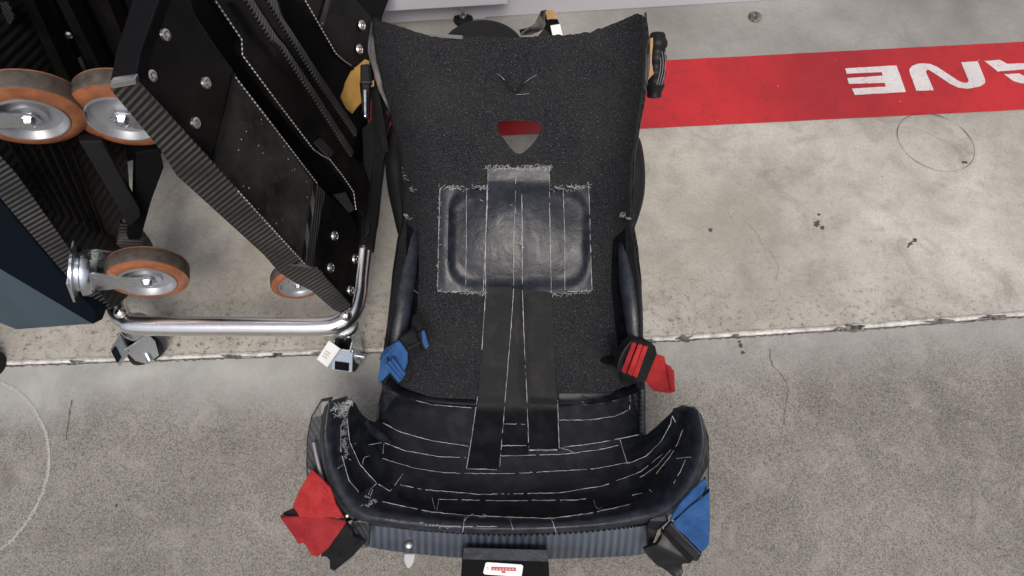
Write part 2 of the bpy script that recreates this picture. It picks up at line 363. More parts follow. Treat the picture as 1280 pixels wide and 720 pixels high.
MT['hair'] = M('hairline_crack', (.24,.215,.185), .9)
MT['hair2'] = M('crack_line', (.10,.088,.07), .9)
def crack(pts, wpx, mat='dirt', z=.0008):
    c = cr([(x, y, 0) for x, y in pts], 6); L, R = [], []
    for i, p in enumerate(c):
        j = noise.noise(Vector((p.x*.2, p.y*.2, 5)))*2.2; ww = wpx*(.35+abs(noise.noise(Vector((p.x*.15,p.y*.15,1))))*1.8)
        t = (c[min(i+1,len(c)-1)]-c[max(i-1,0)]).normalized(); nx, ny = -t.y, t.x
        L.append(P(p.x+nx*(j+ww), p.y+ny*(j+ww), z)); R.append(P(p.x+nx*(j-ww), p.y+ny*(j-ww), z))
    n = len(L); return tag(link('floor_crack', L+R, [(i, i+1, n+i+1, n+i) for i in range(n-1)], MT[mat]), kind='structure')
crack([(x, gy(x)+3.6+noise.noise(Vector((x*.07,1,1)))*1.2) for x in range(-200, 1500, 10)], .55, 'dirt', .0015)
crack([(x, gy(x)-4.2+noise.noise(Vector((x*.07,4,1)))*1.0) for x in range(-200, 1500, 10)], .3, 'hair', .0015)
for pts, wd in [([(962,436),(965,455),(978,470),(985,486),(983,502),(980,520),(982,532)], .7), ([(930,275),(945,290),(952,305),(968,322),(974,335),(970,350)], .5),
                ([(838,348),(850,362),(862,376)], .5), ([(90,500),(86,525),(82,550)], .8),
                ([(858,346),(872,352)], .7), ([(640-3,200),(641,205)], .3), ([(268,392),(267,380),(274,376)], .5)]:
    crack(pts, wd, 'hair' if pts[0][1] < 430 else 'hair2')
# tar specks on the floor
TL = ['black tar speck on the pale slab, lower of the far right pair', 'black tar speck on the pale slab, upper of the far right pair', 'round tar speck just under the joint line right of the red strap', 'black tar speck lowest of the three just below the joint', 'tiny tar speck touching the joint line right of the red strap',
 'biggest black tar spot in the cluster on the pale slab right of centre', 'tar spot at the right side of the cluster on the pale slab', 'small tar dot at the top of the cluster on the pale slab', 'lone brown black dot on the pale slab nearest the seat', 'flat dark speck at the lower right of the drawn circle', 'tiny black speck on the speckled floor at lower left']
for i, (x, y, rx, ry, r) in enumerate([(1138,305,3,6,.8),(1144,300,4,2.5,.3),(926,432,3,5,0),(929,441,3,4,.6),(924,427,2.5,2,0),(1021,279,5,5,.2),(1028,285,4,3,.4),(1024,268,2.5,2,0),(888,287,4,2.5,0),(1206,203,6,2,.1),(145,632,2,2.4,0)]):
    tag(blob('tar_speck', x, y, rx*.65, ry*.65, .0015, MT['tar'], .0014, .6, 18, seed=i+20, rot=r), TL[i], 'tar speck', 'tar specks on the floor')
# red stripe (paint) and letters
st = lambda x: 77+(x-800)*(52-77)/480.
sb = lambda x: 161+(x-800)*(137-161)/480.
T, B = [], []
for x in range(-300, 2101, 12):
    T.append(P(x, st(x)+noise.noise(Vector((x*.3,0,0)))*.35, .0015)); B.append(P(x, sb(x)+noise.noise(Vector((x*.3,5,0)))*.35, .0015))
n = len(T); tag(link('red_floor_stripe', T+B, [(i, i+1, n+i+1, n+i) for i in range(n-1)], MT['redpaint']), kind='structure')
def zc(pts): return [(1040+x/3.7875, 40+y/3.7875) for x, y in pts]
Lt = {'letter_e': zc([(62,172),(180,165),(305,158),(328,220),(350,283),(230,290),(108,297),(94,268),(255,258),(250,240),(80,245),(72,218),(240,207),(236,189),(70,197)]),
      'letter_n': zc([(400,278),(368,192),(366,175),(380,160),(405,151),(430,148),(465,151),(500,166),(600,232),(622,240),(640,240),(648,232),(612,143),(690,138),(725,225),(724,242),(700,258),(640,268),(595,262),(560,245),(468,184),(456,178),(446,182),(446,192),(482,275)])}
A1 = zc([(722,137),(795,132),(830,151),(920,147),(1010,144),(1080,150),(1130,175),(1200,262),(1120,268),(1070,200),(1050,178),(1010,172),(900,177),(785,186)])
A2 = zc([(815,200),(885,196),(915,212),(1010,208),(1030,236),(900,243),(860,232)])
let = thing('floor_lettering', 'white stencilled letters ANE painted upside down on the red floor stripe', 'lettering')
def letter(nm, pts):
    q = []
    for i in range(len(pts)):
        a, b = pts[i], pts[(i+1) % len(pts)]; k = max(1, int(math.dist(a, b)/3))
        for j in range(k): 
            x, y = a[0]+(b[0]-a[0])*j/k, a[1]+(b[1]-a[1])*j/k
            q.append(P(x+noise.noise(Vector((x*.9,y*.9,0)))*.35, y+noise.noise(Vector((x*.9,y*.9,9)))*.35, .003))
    return slab(nm, q, Vector((0,0,1)), .001, MT['whitepaint'], let)
letter('letter_e', Lt['letter_e']); letter('letter_n', Lt['letter_n']); letter('letter_a', A1); lbl(letter('letter_bar', A2), 'inner bar of the partly visible letter A')
# thin dark circle drawn on the floor, right
ring = []
for k in (0, 1):
    for i in range(72):
        a = 2*math.pi*i/72; r = 1 + (-.0045 if k else .0045)*(1.2+noise.noise(Vector((math.cos(a)*2,math.sin(a)*2,0)))*2)
        x, y = 51*r*math.cos(a), 32.5*r*math.sin(a); t = math.radians(24)
        ring.append(P(1170+x*math.cos(t)-y*math.sin(t), 178+x*math.sin(t)+y*math.cos(t), .0015))
tag(link('drawn_circle', ring, [(i, (i+1)%72, 72+(i+1)%72, 72+i) for i in range(72)], MT['pencil']), 'thin dark circle drawn on the pale floor below the white letters', 'floor marking')
# chalk arc, bottom left
ap = cr([(-60,462,0),(0,478,0),(30,496,0),(52,528,0),(61,562,0),(59,595,0),(48,628,0),(28,660,0),(2,686,0),(-40,712,0)], 40); V, F = [], []
for i, p in enumerate(ap):
    for _ in range(5):
        x = p.x+random.gauss(0,1.1); y = p.y+random.gauss(0,1.0); s = random.uniform(.3,1.0); a = random.uniform(0,3.14); k = len(V)
        for q in range(4): V.append(P(x+s*math.cos(a+q*1.57)*random.uniform(.7,1.4), y+s*math.sin(a+q*1.57), .0008+random.random()*.0006))
        F.append((k,k+1,k+2,k+3))
tag(link('chalk_arc', V, F, MT['chalk']), 'rough white chalk arc drawn on the speckled floor at lower left', 'floor marking')
# floor plug
c = P(944,21,.002); plug = tag(lathe('floor_plug', [(.0,.003),(.013,.003),(.0165,.0015),(.0175,0)], c, Vector((0,0,1)), MT['dirt']), 'small dark round plug set in the floor near the cabinet', 'plug')
plug.scale = (1,1,1)
# dark rubber foot at left edge
o = thing('stand_foot', 'dark rubber foot cut by the left edge beside the chalk arc', 'rubber foot')
lathe('foot_pad', [(.0,.05),(.016,.05),(.024,.046),(.027,.03),(.03,.0)], P(-10,456,0), Vector((0,0,1)), MT['rubber'], o)
lathe('foot_stem', [(.008,.05),(.008,.11),(.006,.112)], P(-10,456,0), Vector((0,0,1)), MT['bolt'], o)
# ================================================================== CABINET / WALL
wl, wr = P(440,32,0), P(990,-1,0); wd = (wr-wl).normalized(); wn = Vector((wd.y,-wd.x,0)); 
if wn.y > 0: wn = -wn
def wallbox(name, a, b, z0, z1, depth, mat, parent=None, proud=0.0, bevel=0.003):
    """box standing along the wall line from distance a to b"""
    f = [wl+wd*a+wn*proud, wl+wd*b+wn*proud]
    pts = [Vector((f[0].x,f[0].y,z0)), Vector((f[1].x,f[1].y,z0)), Vector((f[1].x,f[1].y,z1)), Vector((f[0].x,f[0].y,z1))]
    return slab(name, pts, wn, depth, mat, parent, bevel=bevel)
wa = thing('wall', 'pale lilac grey wall panel rising at the top of the floor', 'wall')
wallbox('wall_panel', -.9, .318, 0.0, 2.4, .25, MT['cab2'], wa); wallbox('wall_panel', .321, 4.6, 0.0, 2.4, .25, MT['cab2'], wa)
wallbox('base_seam', .3, .34, .0, .05, .002, MT['cab2'], wa, .002, 0)
ca = thing('cabinet', 'white cabinet on small black levelling feet above the seat', 'cabinet')
# door face edge passes through (450,17)-(638,10) at z = .05
zb = .06
while (P(446,17,zb)-wl).dot(wn) < .05: zb += .004
pa, pb = P(446,17,zb), P(638,10,zb)
a0 = (pa-wl).dot(wd); b0 = (pb-wl).dot(wd); pr = max((pa-wl).dot(wn), .03)
wallbox('cabinet_body', a0-.5, b0, zb, 1.6, pr+.2-.02, MT['cab'], ca, pr-.012)
wallbox('door', a0-.5, b0-.006, zb+.004, 1.59, .012, MT['cab'], ca, pr+.002, .0015)
for k, px in enumerate((579,)):
    c = P(px,24,.004); 
    lf = lathe('levelling_foot', [(0,.012),(.010,.012),(.022,.009),(.025,.002),(.025,0)], c, Vector((0,0,1)), MT['rubber'], ca)
    lathe('foot_screw', [(0,zb),(.005,zb),(.005,.014),(.009,.013),(.009,.011)], c, Vector((0,0,1)), MT['bolt'], lf, 14)
# ================================================================== CASE at lower left
cs = thing('equipment_case', 'slate blue equipment case standing in the left corner beside the trolley', 'case')
pl = Plane((0,336,.22),(115,405,.22),(0,250,.34))
panel('case_side', pl, [(-120,272),(0,336),(116,405),(121,392),(60,322),(0,250),(-60,170),(-120,120)], .02, MT['slate_shade'], cs)
pl2 = Plane((0,336,.22),(115,405,.22),(18,412,.10))
panel('case_front', pl2, [(-120,272),(0,336),(115.5,405),(20,412),(0,404),(-120,375)], .02, MT['slate'], cs, bevel=.002)
lo = [PT((20,412,.10)), PT((115,405,.22)), PT((112,403,.02)), PT((30,406,.0))]
# ================================================================== TROLLEY (steel tube frame on casters)
def px2m(px, py, z): return (P(px+1,py,z)-P(px,py,z)).length
def img_dirs(px, py, z):
    p = P(px,py,z); v = (EYE-p).normalized(); r = RV - v*RV.dot(v); r.normalize(); d = v.cross(r)
    if d.dot(UV) > 0: d = -d
    return v, r, d      # to camera, image right, image down
TUBEM = MT['steel']
tr = thing('trolley_frame', 'polished steel tube trolley frame on small zinc casters left of the seat', 'trolley')
z = .17
fr = [(150,300),(148,340),(145,372),(147,388),(158,402),(180,407),(300,408),(400,408),(425,403),(440,390),(447,368),(450,340),(455,300),(462,240),(470,180)]
path = cr([P(x,y,z) for x,y in fr], 8)
tube('frame_tube', path, .0185, TUBEM, tr, 24)
sl = [P(x,y,z+.004) for x,y in [(454,312),(459,272),(463,236),(467,205),(472,172),(478,146)]]
tube('rubber_sleeve', cr(sl,6), [.022]*5+[.0235]*20+[.018]*6, MT['rubber'], tr, 16)
sheet('side_bracket', [(452,160,.2),(476,142,.2),(470,165,.2),(463,235,.2),(462,290,.2),(455,300,.2),(455,240,.2)], .012, MT['plastic'], tr, .002)
for x, y in ((151,391),(432,394)):
    b = lathe('frame_bolt', [(0,.012),(.006,.011),(.011,.006),(.0125,0),(.0125,-.01)], P(x,y,z+.015), img_dirs(x,y,z)[0]*.6+Vector((0,0,1)), TUBEM, tr, 20)
def small_caster(px, py, sw, tagged):
    top = P(px, py, .135); R = .034; off = Vector((math.cos(sw), math.sin(sw), 0)); side = Vector((-off.y, off.x, 0))
    pc = lathe('caster', [(0,.006),(.026,.006),(.028,.002),(.028,-.004),(.02,-.012),(.02,-.02),(0,-.02)], top, Vector((0,0,1)), MT['zinc'], tr, 28)
    wc = Vector((top.x, top.y, R)) + off*.032
    lathe('wheel', [(.012,-.014),(R*.7,-.014),(R*.96,-.012),(R,-.006),(R,.006),(R*.96,.012),(R*.7,.014),(.012,.014)], wc, side, MT['rubber'], pc, 30)
    lathe('axle_bolt', [(0,-.028),(.007,-.028),(.007,.028),(0,.028)], wc, side, MT['zinc'], pc, 12)
    for s in (-1, 1):
        a = wc + side*.019*s
        pts = [a+off*.014-Vector((0,0,.014)), a+off*.020+Vector((0,0,.02)), a+off*.012+Vector((0,0,.08)), a-off*.04+Vector((0,0,.08)), a-off*.036+Vector((0,0,.045)), a-off*.016-Vector((0,0,.012))]
        slab('fork_arm', pts, side*s, .003, MT['zinc'], pc, bevel=.0006)
    t = [wc+side*.021+off*.01+Vector((0,0,.07)), wc-side*.021+off*.01+Vector((0,0,.07)), wc-side*.021+off*.046+Vector((0,0,.04)), wc+side*.021+off*.046+Vector((0,0,.04))]
    nn = (t[1]-t[0]).cross(t[2]-t[0]).normalized(); nn = nn if nn.z > 0 else -nn
    slab('brake_pedal', t, nn, .004, MT['zinc'], pc, bevel=.001)
    g2 = [wc+off*.045+side*.014+Vector((0,0,.043)), wc+off*.045-side*.014+Vector((0,0,.043)), wc+off*.032-side*.014+Vector((0,0,.054)), wc+off*.032+side*.014+Vector((0,0,.054))]
    slab('pedal_slot', g2, nn, .003, MT['void'], pc)
    if tagged: 
        lbl(sheet('paper_tag', [(411,426,.13),(425,436,.13),(409,459,.09),(396,449,.09)], .0012, MT['white'], pc), 'white paper tag hanging from the caster')
        for q in range(3): sheet('tag_print', [(403+q*2,444-q*3,.1055+q*.005),(409+q*2,448-q*3,.1055+q*.005),(408.4+q*2,449-q*3,.1045+q*.005),(402.4+q*2,445-q*3,.1045+q*.005)], .0005, MT['greyprint'], pc)
small_caster(170, 408, math.radians(215), False); small_caster(430, 405, math.radians(262), True)
# ================================================================== TRESTLES (carbon)
ta = thing('carbon_trestle', 'tall black carbon fibre trestle with bolted plates standing on the tube frame, nearest the seat', 'trestle', )
PA = Plane((150,100,.78),(440,388,.24),(445,30,.40))
def pa_panel(name, px, mat, off=0.0, th=.012, bevel=.0015, uax=((160,100),(440,386))): return panel(name, PA, px, th, MT[mat], ta, off, uax, bevel)
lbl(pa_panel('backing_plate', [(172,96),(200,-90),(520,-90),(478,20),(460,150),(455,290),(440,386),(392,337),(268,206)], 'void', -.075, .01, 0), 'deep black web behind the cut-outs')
pa_panel('gusset_plate', [(171,98),(176,64),(199,0),(205,-60),(232,-60),(238,0),(244,19),(268,55),(292,88),(285,130),(266,205),(215,150)], 'gloss')
pa_panel('centre_plate', [(292,91),(395,231),(393,270),(381,330),(327,270),(268,206),(286,131)], 'dusty', -.006)
pa_panel('end_plate', [(406,240),(420,252),(440,270),(450,290),(448,330),(440,385),(393,336),(398,290)], 'gloss')
pa_panel('web_rib', [(397,230),(407,240),(398,290),(391,335),(381,330),(389,280)], 'carbon_rib', .002, .03)
pa_panel('middle_plate', [(266,-2),(302,49),(302,69),(347,128),(392,187),(412,199),(430,222),(442,240),(458,275),(463,230),(455,205),(442,196),(396,124),(352,56),(341,49),(307,0),(300,-60),(240,-60)], 'gloss', -.014)
pa_panel('diagonal_strut', [(307,-2),(316,-2),(347,46),(356,56),(399,121),(443,190),(440,196),(396,126),(352,60),(341,51)], 'carbon_rib', .004, .006)
pa_panel('upper_plate', [(316,-60),(316,-2),(349,46),(358,56),(399,121),(441,186),(446,172),(400,98),(358,30),(347,-2),(330,-60)], 'gloss', -.02)
pa_panel('diagonal_strut', [(332,-4),(345,-4),(352,20),(362,34),(400,93),(447,162),(446,171),(398,101),(356,36),(347,20)], 'carbon_rib', .000, .006)
pa_panel('far_plate', [(379,-60),(379,0),(400,33),(420,67),(439,82),(448,96),(463,90),(468,60),(464,22),(442,-3),(442,-60)], 'gloss', -.01)
pa_panel('far_seam', [(412,-40),(418,-40),(414,0),(404,36),(400,30),(409,0)], 'dusty', -.005, .004)
pa_panel('weave_patch', [(393,178),(402,172),(418,190),(412,198)], 'carbon_rib', -.010, .004)
pa_panel('weave_patch', [(418,243),(432,240),(444,262),(438,266)], 'carbon_rib', .003, .004)
for pts in ([(266,-4),(302,49),(303,69),(347,128),(392,187)], [(392,187),(402,194),(412,199)], [(412,199),(430,222),(442,240),(445,262)], [(294,96),(345,162),(397,230)], [(379,-4),(420,67)], [(420,67),(430,76),(439,82)], [(268,206),(326,270),(382,331)]):
    k = MT['carbon_bead'] if len(pts) != 3 else MT['carbon_bead']
    tube('edge_bead', [PA.at(x, y, .003) for x, y in pts], .0011, k, ta, 8)
tube('plate_seam', [PA.at(x, y, .002) for x, y in [(293,92),(285,130),(266,205)]], .0022, MT['gloss'], ta, 8)
# edge face: weave strip along the lower-left edge
PB = Plane((169,99,.775),(439,384,.243),(200,190,.655))
up_e = [(169,99),(268,206),(326,270),(382,332),(397,336),(439,382)]
lo_e = [(425,391),(416,387),(390,364),(371,355),(349,341),(330,319),(221,220),(200,187),(138,112)]
pu = [PA.at(x, y, .002) for x, y in up_e]; pd = [PB.at(x, y) for x, y in lo_e]
panel('edge_strip', PB, up_e+lo_e, .003, MT['carbon_edge'], ta, .001, None, .0008, ((200,200),(226,176)))
PC = Plane((169,99,.775),(138,104,.765),(199,0,.84))
panel('end_post', PC, [(169,99.5),(176,64),(199,0),(206,-60),(150,-60),(165,0),(144,68),(137,104)], .02, MT['void'], ta, 0, None, .002)
lbl(sheet('corner_cap', [(137,103,.775),(169,98,.785),(171,106,.775),(139,112,.765)], .01, MT['bolt'], ta, .002), 'bare worn metal corner')
for x, y in ((206,44),(189,95),(257,104),(244,154),(418,295),(413,335),(444,324),(438,363),(452,32),(449,62)):
    c = PA.at(x, y, 0); s = 1.0 if x < 300 else .9
    if x > 448: c = PA.at(x, y, -.008)
    R = 7.2*s*(c-EYE).length/FP
    b = lathe('bolt', [(0,.0045),(R*.35,.0045),(R*.42,.002),(R*.55,.002),(R*.62,.004),(R*.9,.003),(R,.0)], c, PA.n, MT['bolt'], ta, 20)
tb = thing('carbon_trestle', 'black ribbed carbon fibre trestle at the far left, its weave edge beside the blue case', 'trestle')
PD = Plane((0,200,.50),(139,385,.22),(120,180,.34))
panel('inner_plate', PD, [(-80,70),(60,-60),(160,-60),(150,90),(165,270),(188,300),(196,318),(158,372),(140,386),(70,288),(0,195)], .012, MT['carbon_inner'], tb, 0, ((0,195),(139,386)), 0)
PE = Plane((0,195,.505),(139,385,.22),(0,247,.44))
panel('edge_strip', PE, [(-110,45),(0,195),(22,220),(139,386),(120,389),(60,318),(0,247),(-110,100)], .003, MT['carbon_edge'], tb, .001, None, .0008, ((60,318),(82,306)))
for i in range(7):
    x0 = 10+i*13
    panel('stiffener', PD, [(x0,176+i*1),(x0+3,175+i*1),(x0+58-i*2,262+i*5),(x0+55-i*2,265+i*5)], .012, MT['gloss'], tb, .004, None, .001)
PF = Plane((110,170,.50),(172,290,.30),(150,170,.48))
panel('inner_post', PF, [(98,176),(128,176),(174,262),(175,272),(160,284),(150,262)], .03, MT['plastic'], tb, 0, None, .003)
panel('inner_post', PF, [(170,190),(200,186),(205,210),(190,250),(176,300),(160,300),(168,262)], .03, MT['void'], tb, -.03, None, .003)
panel('weave_brace', PF, [(150,280),(172,268),(180,300),(158,345),(140,330)], .01, MT['carbon_edge'], tb, -.05, ((150,280),(140,330)), .001)
# dark upper region: a third folded trestle behind the wheels
tc = thing('carbon_trestle', 'unlit black carbon trestle in the upper left corner behind the orange wheels', 'trestle')
PG = Plane((20,0,.62),(130,30,.60),(60,140,.42))
panel('side_plate', PG, [(-80,-80),(-80,250),(20,230),(110,215),(205,190),(215,60),(210,-80)], .02, MT['void'], tc, -.10, None, 0)
for k, (a, b) in enumerate((((18,-20),(96,150)), ((60,-20),(128,120)), ((112,-20),(150,70)))):
    panel('rail', PG, [a, (a[0]+14, a[1]), (b[0]+12, b[1]-4), b], .03, MT['gloss' if k != 1 else 'void'], tc, -.04-.01*k, None, .002)
lathe('bolt', [(0,.004),(.004,.004),(.006,0)], PG.at(86,44,-.03), PG.n, MT['bolt'], tc, 14)
panel('worn_patch', PG, [(97,73),(101,71),(109,90),(105,93)], .002, MT['dusty'], tc, -.028)
panel('weave_patch', PG, [(0,4),(10,3),(18,22),(12,32),(4,20)], .003, MT['carbon_rib'], tc, -.028)
# ================================================================== ORANGE CASTER WHEELS
def wheel(px, py, z, rpx, tilt, rot, par_label, forkdir, mount=True, wd_=.28, arm=2.0):
    """side face centred on the pixel; tilt = angle between axle and the line of sight; rot = image direction the face turns to"""
    v, r, d = img_dirs(px, py, z); c = P(px, py, z); R = rpx*(c-EYE).length/FP
    td = r*math.sin(rot) + d*math.cos(rot); ax = (v*math.cos(tilt) + td*math.sin(tilt)).normalized()
    t = thing('swivel_caster', par_label, 'caster', 'orange rimmed casters on the trestles'); w2 = R*wd_
    # face at h=0, body extends along -ax
    lathe('tyre', [(R*.68,-.002),(R*.74,.0),(R*.90,-.001),(R*.955,-.004),(R*.985,-w2*.22),(R*.985,-w2*1.78),(R*.955,-2*w2+.004),(R*.9,-2*w2),(R*.68,-2*w2)], c, ax, MT['orange'], t, 56, closed=True)
    lathe('tread', [(R*.984,-w2*.3),(R*1.0,-w2*.4),(R*1.003,-w2),(R*1.0,-w2*1.6),(R*.984,-w2*1.7)], c, ax, MT['tread'], t, 56, caps=False)
    rm = lathe('rim', [(R*.70,-.003),(R*.70,.0015),(R*.665,.0015),(R*.64,-.004),(R*.60,-w2*.5),(R*.36,-w2*.62),(R*.33,-w2*.3),(R*.20,-w2*.25),(R*.05,-w2*.2),(R*.05,-w2*1.2),(R*.65,-w2*1.3),(R*.68,-w2*1.7)], c, ax, MT['rim'], t, 48, caps=False)
    a1 = ax.orthogonal().normalized(); a2 = ax.cross(a1)
    lathe('axle_bolt', [(0,w2*.42),(R*.10,w2*.42),(R*.12,w2*.36),(R*.12,w2*.1),(R*.17,w2*.1),(R*.17,-w2*.3)], c, ax, MT['zinc'], t, 6, smooth=False)
    fd = (r*math.sin(forkdir)+d*math.cos(forkdir)); fd = (fd - ax*fd.dot(ax)).normalized(); sd_ = ax.cross(fd)
    for s, h in ((1, w2*.08), (-1, -2*w2-.006)):
        o0 = c + ax*h
        pts = [o0-fd*R*.22+sd_*R*.0, o0-fd*R*.12+sd_*R*.2, o0+fd*R*.4+sd_*R*.26, o0+fd*R*1.15+sd_*R*.46, o0+fd*R*1.38+sd_*R*.4, o0+fd*R*1.38-sd_*R*.4, o0+fd*R*1.15-sd_*R*.46, o0+fd*R*.4-sd_*R*.26, o0-fd*R*.12-sd_*R*.2]
        slab('fork_arm', pts, ax, .0035, MT['zinc'], t, bevel=.0008)
    cc = c + fd*R*1.42 - ax*w2
    lathe('swivel_head', [(0,-.012),(R*.55,-.012),(R*.62,-.006),(R*.62,.002),(R*.5,.006),(R*.5,.012),(R*.66,.014),(R*.66,.018),(0,.018)], cc, fd, MT['zinc'], t, 36)
    mc = cc + fd*.02
    pts = [mc+ax*R*.62+sd_*R*.5, mc+ax*R*.62-sd_*R*.5, mc-ax*R*.62-sd_*R*.5, mc-ax*R*.62+sd_*R*.5]
    slab('mounting_plate', pts, fd, .004, MT['zinc'], t, bevel=.001)
    return t
D = math.pi/180
wheel(36,151,.56,52,58*D,-4*D,'large orange rimmed caster cut by the left edge of the photo', -88*D)
wheel(153,150,.52,53,56*D,-14*D,'orange rimmed caster half hidden behind the carbon corner, right of the largest one', 100*D)
wheel(184,353,.27,43,62*D,-4*D,'orange rimmed caster with zinc fork above the left end of the steel tube', -80*D)
wheel(372,358,.14,31,57*D,4*D,'orange rimmed caster peeking out under the woven carbon edge near the right tube corner', 115*D)
# ================================================================== RING (tyre) UNDER THE SEAT
rc = P(641,205,0); rc.z = .0
prof = [(.225,.02),(.23,.0),(.25,.0),(.27,.015),(.278,.03),(.278,.055),(.268,.075),(.255,.08),(.24,.08),(.23,.07),(.225,.04)]
tag(lathe('rubber_ring', prof, rc, Vector((0,0,1)), MT['tyre'], None, 72, closed=True), 'round black rubber ring lying on the floor under the seat back', 'rubber ring')
# ================================================================== THE SEAT
seat = thing('racing_seat', 'black foam lined carbon racing seat covered in black tape, red and blue pull straps', 'racing seat')
def interp(tab, y):
    if y <= tab[0][0]: return tab[0][1]
    for (a, p), (b, q) in zip(tab, tab[1:]):
        if y <= b: t = (y-a)/(b-a); t = t*t*(3-2*t)*.35+t*.65; return p+(q-p)*t
    return tab[-1][1]
LT = [(20,467),(30,468),(60,471),(100,480),(140,492),(190,504),(230,506),(275,506),(300,500),(350,494),(400,489),(440,483),(470,480),(500,478)]
RT = [(16,803),(40,805),(80,805),(120,801),(160,795),(200,789),(240,787),(280,787),(310,792),(350,797),(400,800),(440,801),(470,801),(500,803)]
TOP = [(467,24),(480,27),(500,33),(520,40),(538,45),(560,49),(572,50),(583,46),(600,45),(630,47),(660,46),(690,44),(715,43),(735,40),(752,35),(768,29),(785,22),(797,17),(805,19)]
def BOT(x): return interp([(478,482),(500,490),(530,500),(592,505),(700,502),(760,497),(790,488),(803,484)], x)
RISE = [(20,.05),(100,.065),(180,.06),(260,.075),(330,.10),(430,.10),(500,.07)]
def zback(px, py):
    L, R = interp(LT, py), interp(RT, py); s = abs(2*(px-L)/(R-L)-1); s = min(s, 1.05)
    t = (py-20)/470.
    z = .43*(1-t)+.115*t - .025*math.sin(math.pi*min(max(t,0),1)) + interp(RISE, py)*(s**5)
    # soft head recess and raised lumbar pad
    dx = abs(px-648)/86.; dy = abs(py-297)/60.
    k = (dx**5+dy**5)**.2; e_ = max(0, min(1, (1.04-k)/.10)); e_ = e_*e_*(3-2*e_)
    z += .010*e_ + .014*max(0, 1-(dx**2.2+dy**2.2))
    z += .004*noise.noise(Vector((px*.012, py*.012, 3)))
    if py > 355: z -= .002*max(0, 1-abs(px-647)/14.)*min(1, (py-355)/12.)
    z -= .013*max(0, 1-math.hypot((px-648)/46., (py-176)/34.))**.8    # dish round the hole
    return z
NU, NV = 150, 190; G1 = []
for j in range(NV+1):
    row = []
    for i in range(NU+1):
        u = i/NU; 
        py = 30+j/NV*460
        L, R = interp(LT, py), interp(RT, py); px = L+(R-L)*u
        ty = interp(TOP, px) + noise.noise(Vector((px*.12,0,0)))*1.6 + noise.noise(Vector((px*.45,2,0)))*.9; by = BOT(px)
        py = ty+(by-ty)*j/NV; L, R = interp(LT, py), interp(RT, py)
        jit = noise.noise(Vector((py*.09, u*9, 1)))*.8
        px = L+(R-L)*u + (jit if i in (0, NU) else 0)
        row.append((px, py, zback(px, py)+.0011*noise.noise(Vector((px*.5,py*.5,0)))))
    G1.append(row)
def grid_solid(name, grid, th, mat, parent, drop=None, smooth=True, outset=0.0):
    """grid of (px,py,z) -> solid of thickness th (downwards/away)"""
    top = [[PT(q) for q in r] for r in grid]; nv, nu = len(top), len(top[0]); vs = [p for r in top for p in r]; m_ = len(vs)
    for j in range(nv):
        for i in range(nu):
            a = top[j][min(i+1,nu-1)]-top[j][max(i-1,0)]; b = top[min(j+1,nv-1)][i]-top[max(j-1,0)][i]; n_ = a.cross(b)
            n_ = n_.normalized() if n_.length > 1e-9 else Vector((0,0,1))
            if n_.dot(EYE-top[j][i]) < 0: n_ = -n_
            vs.append(top[j][i]-(n_*.35+Vector((0,0,.65)))*th)
    q = lambda j, i: j*nu+i; fs = []
    for j in range(nv-1):
        for i in range(nu-1):
            fs.append((q(j,i), q(j,i+1), q(j+1,i+1), q(j+1,i))); fs.append((m_+q(j,i), m_+q(j+1,i), m_+q(j+1,i+1), m_+q(j,i+1)))
    for i in range(nu-1): fs += [(q(0,i), m_+q(0,i), m_+q(0,i+1), q(0,i+1)), (q(nv-1,i), q(nv-1,i+1), m_+q(nv-1,i+1), m_+q(nv-1,i))]
    for j in range(nv-1): fs += [(q(j,0), q(j+1,0), m_+q(j+1,0), m_+q(j,0)), (q(j,nu-1), m_+q(j,nu-1), m_+q(j+1,nu-1), q(j+1,nu-1))]
    uvs = []
    for rep in range(2):
        for j in range(nv):
            L = 0
            for i in range(nu):
                if i: L += (top[j][i]-top[j][i-1]).length
                uvs.append((L, j*.003))
    return link(name, vs, fs, mat, parent, smooth, uvs)
foam = grid_solid('foam_liner', G1, .018, MT['foam'], seat)
# hole: subtract a rounded triangle running straight through
hp = cr([(x, y, 0) for x, y in [(624,152),(638,151),(660,151),(673,153),(676,162),(668,177),(656,189),(649,192),(642,189),(630,174),(622,160),(624,152)]], 5)[:-1]
def cutter(grow):
    cx, cy = 649, 168; q = [(cx+(p.x-cx)*grow, cy+(p.y-cy)*grow) for p in hp]; n = len(q)
    vs = [P(x, y, .75) for x, y in q] + [P(x, y, .10) for x, y in q]
    return link('cutter', vs, [tuple(range(n)), tuple(range(2*n-1, n-1, -1))]+[(i,(i+1)%n,n+(i+1)%n,n+i) for i in range(n)], MT['foam'])
def cut(o, grow):
    c = cutter(grow); md = o.modifiers.new('cut', 'BOOLEAN'); md.object = c; md.operation = 'DIFFERENCE'; md.solver = 'EXACT'
    dg = bpy.context.evaluated_depsgraph_get(); me = bpy.data.meshes.new_from_object(o.evaluated_get(dg)); o.modifiers.clear(); o.data = me; bpy.data.objects.remove(c)
cut(foam, 1.0)
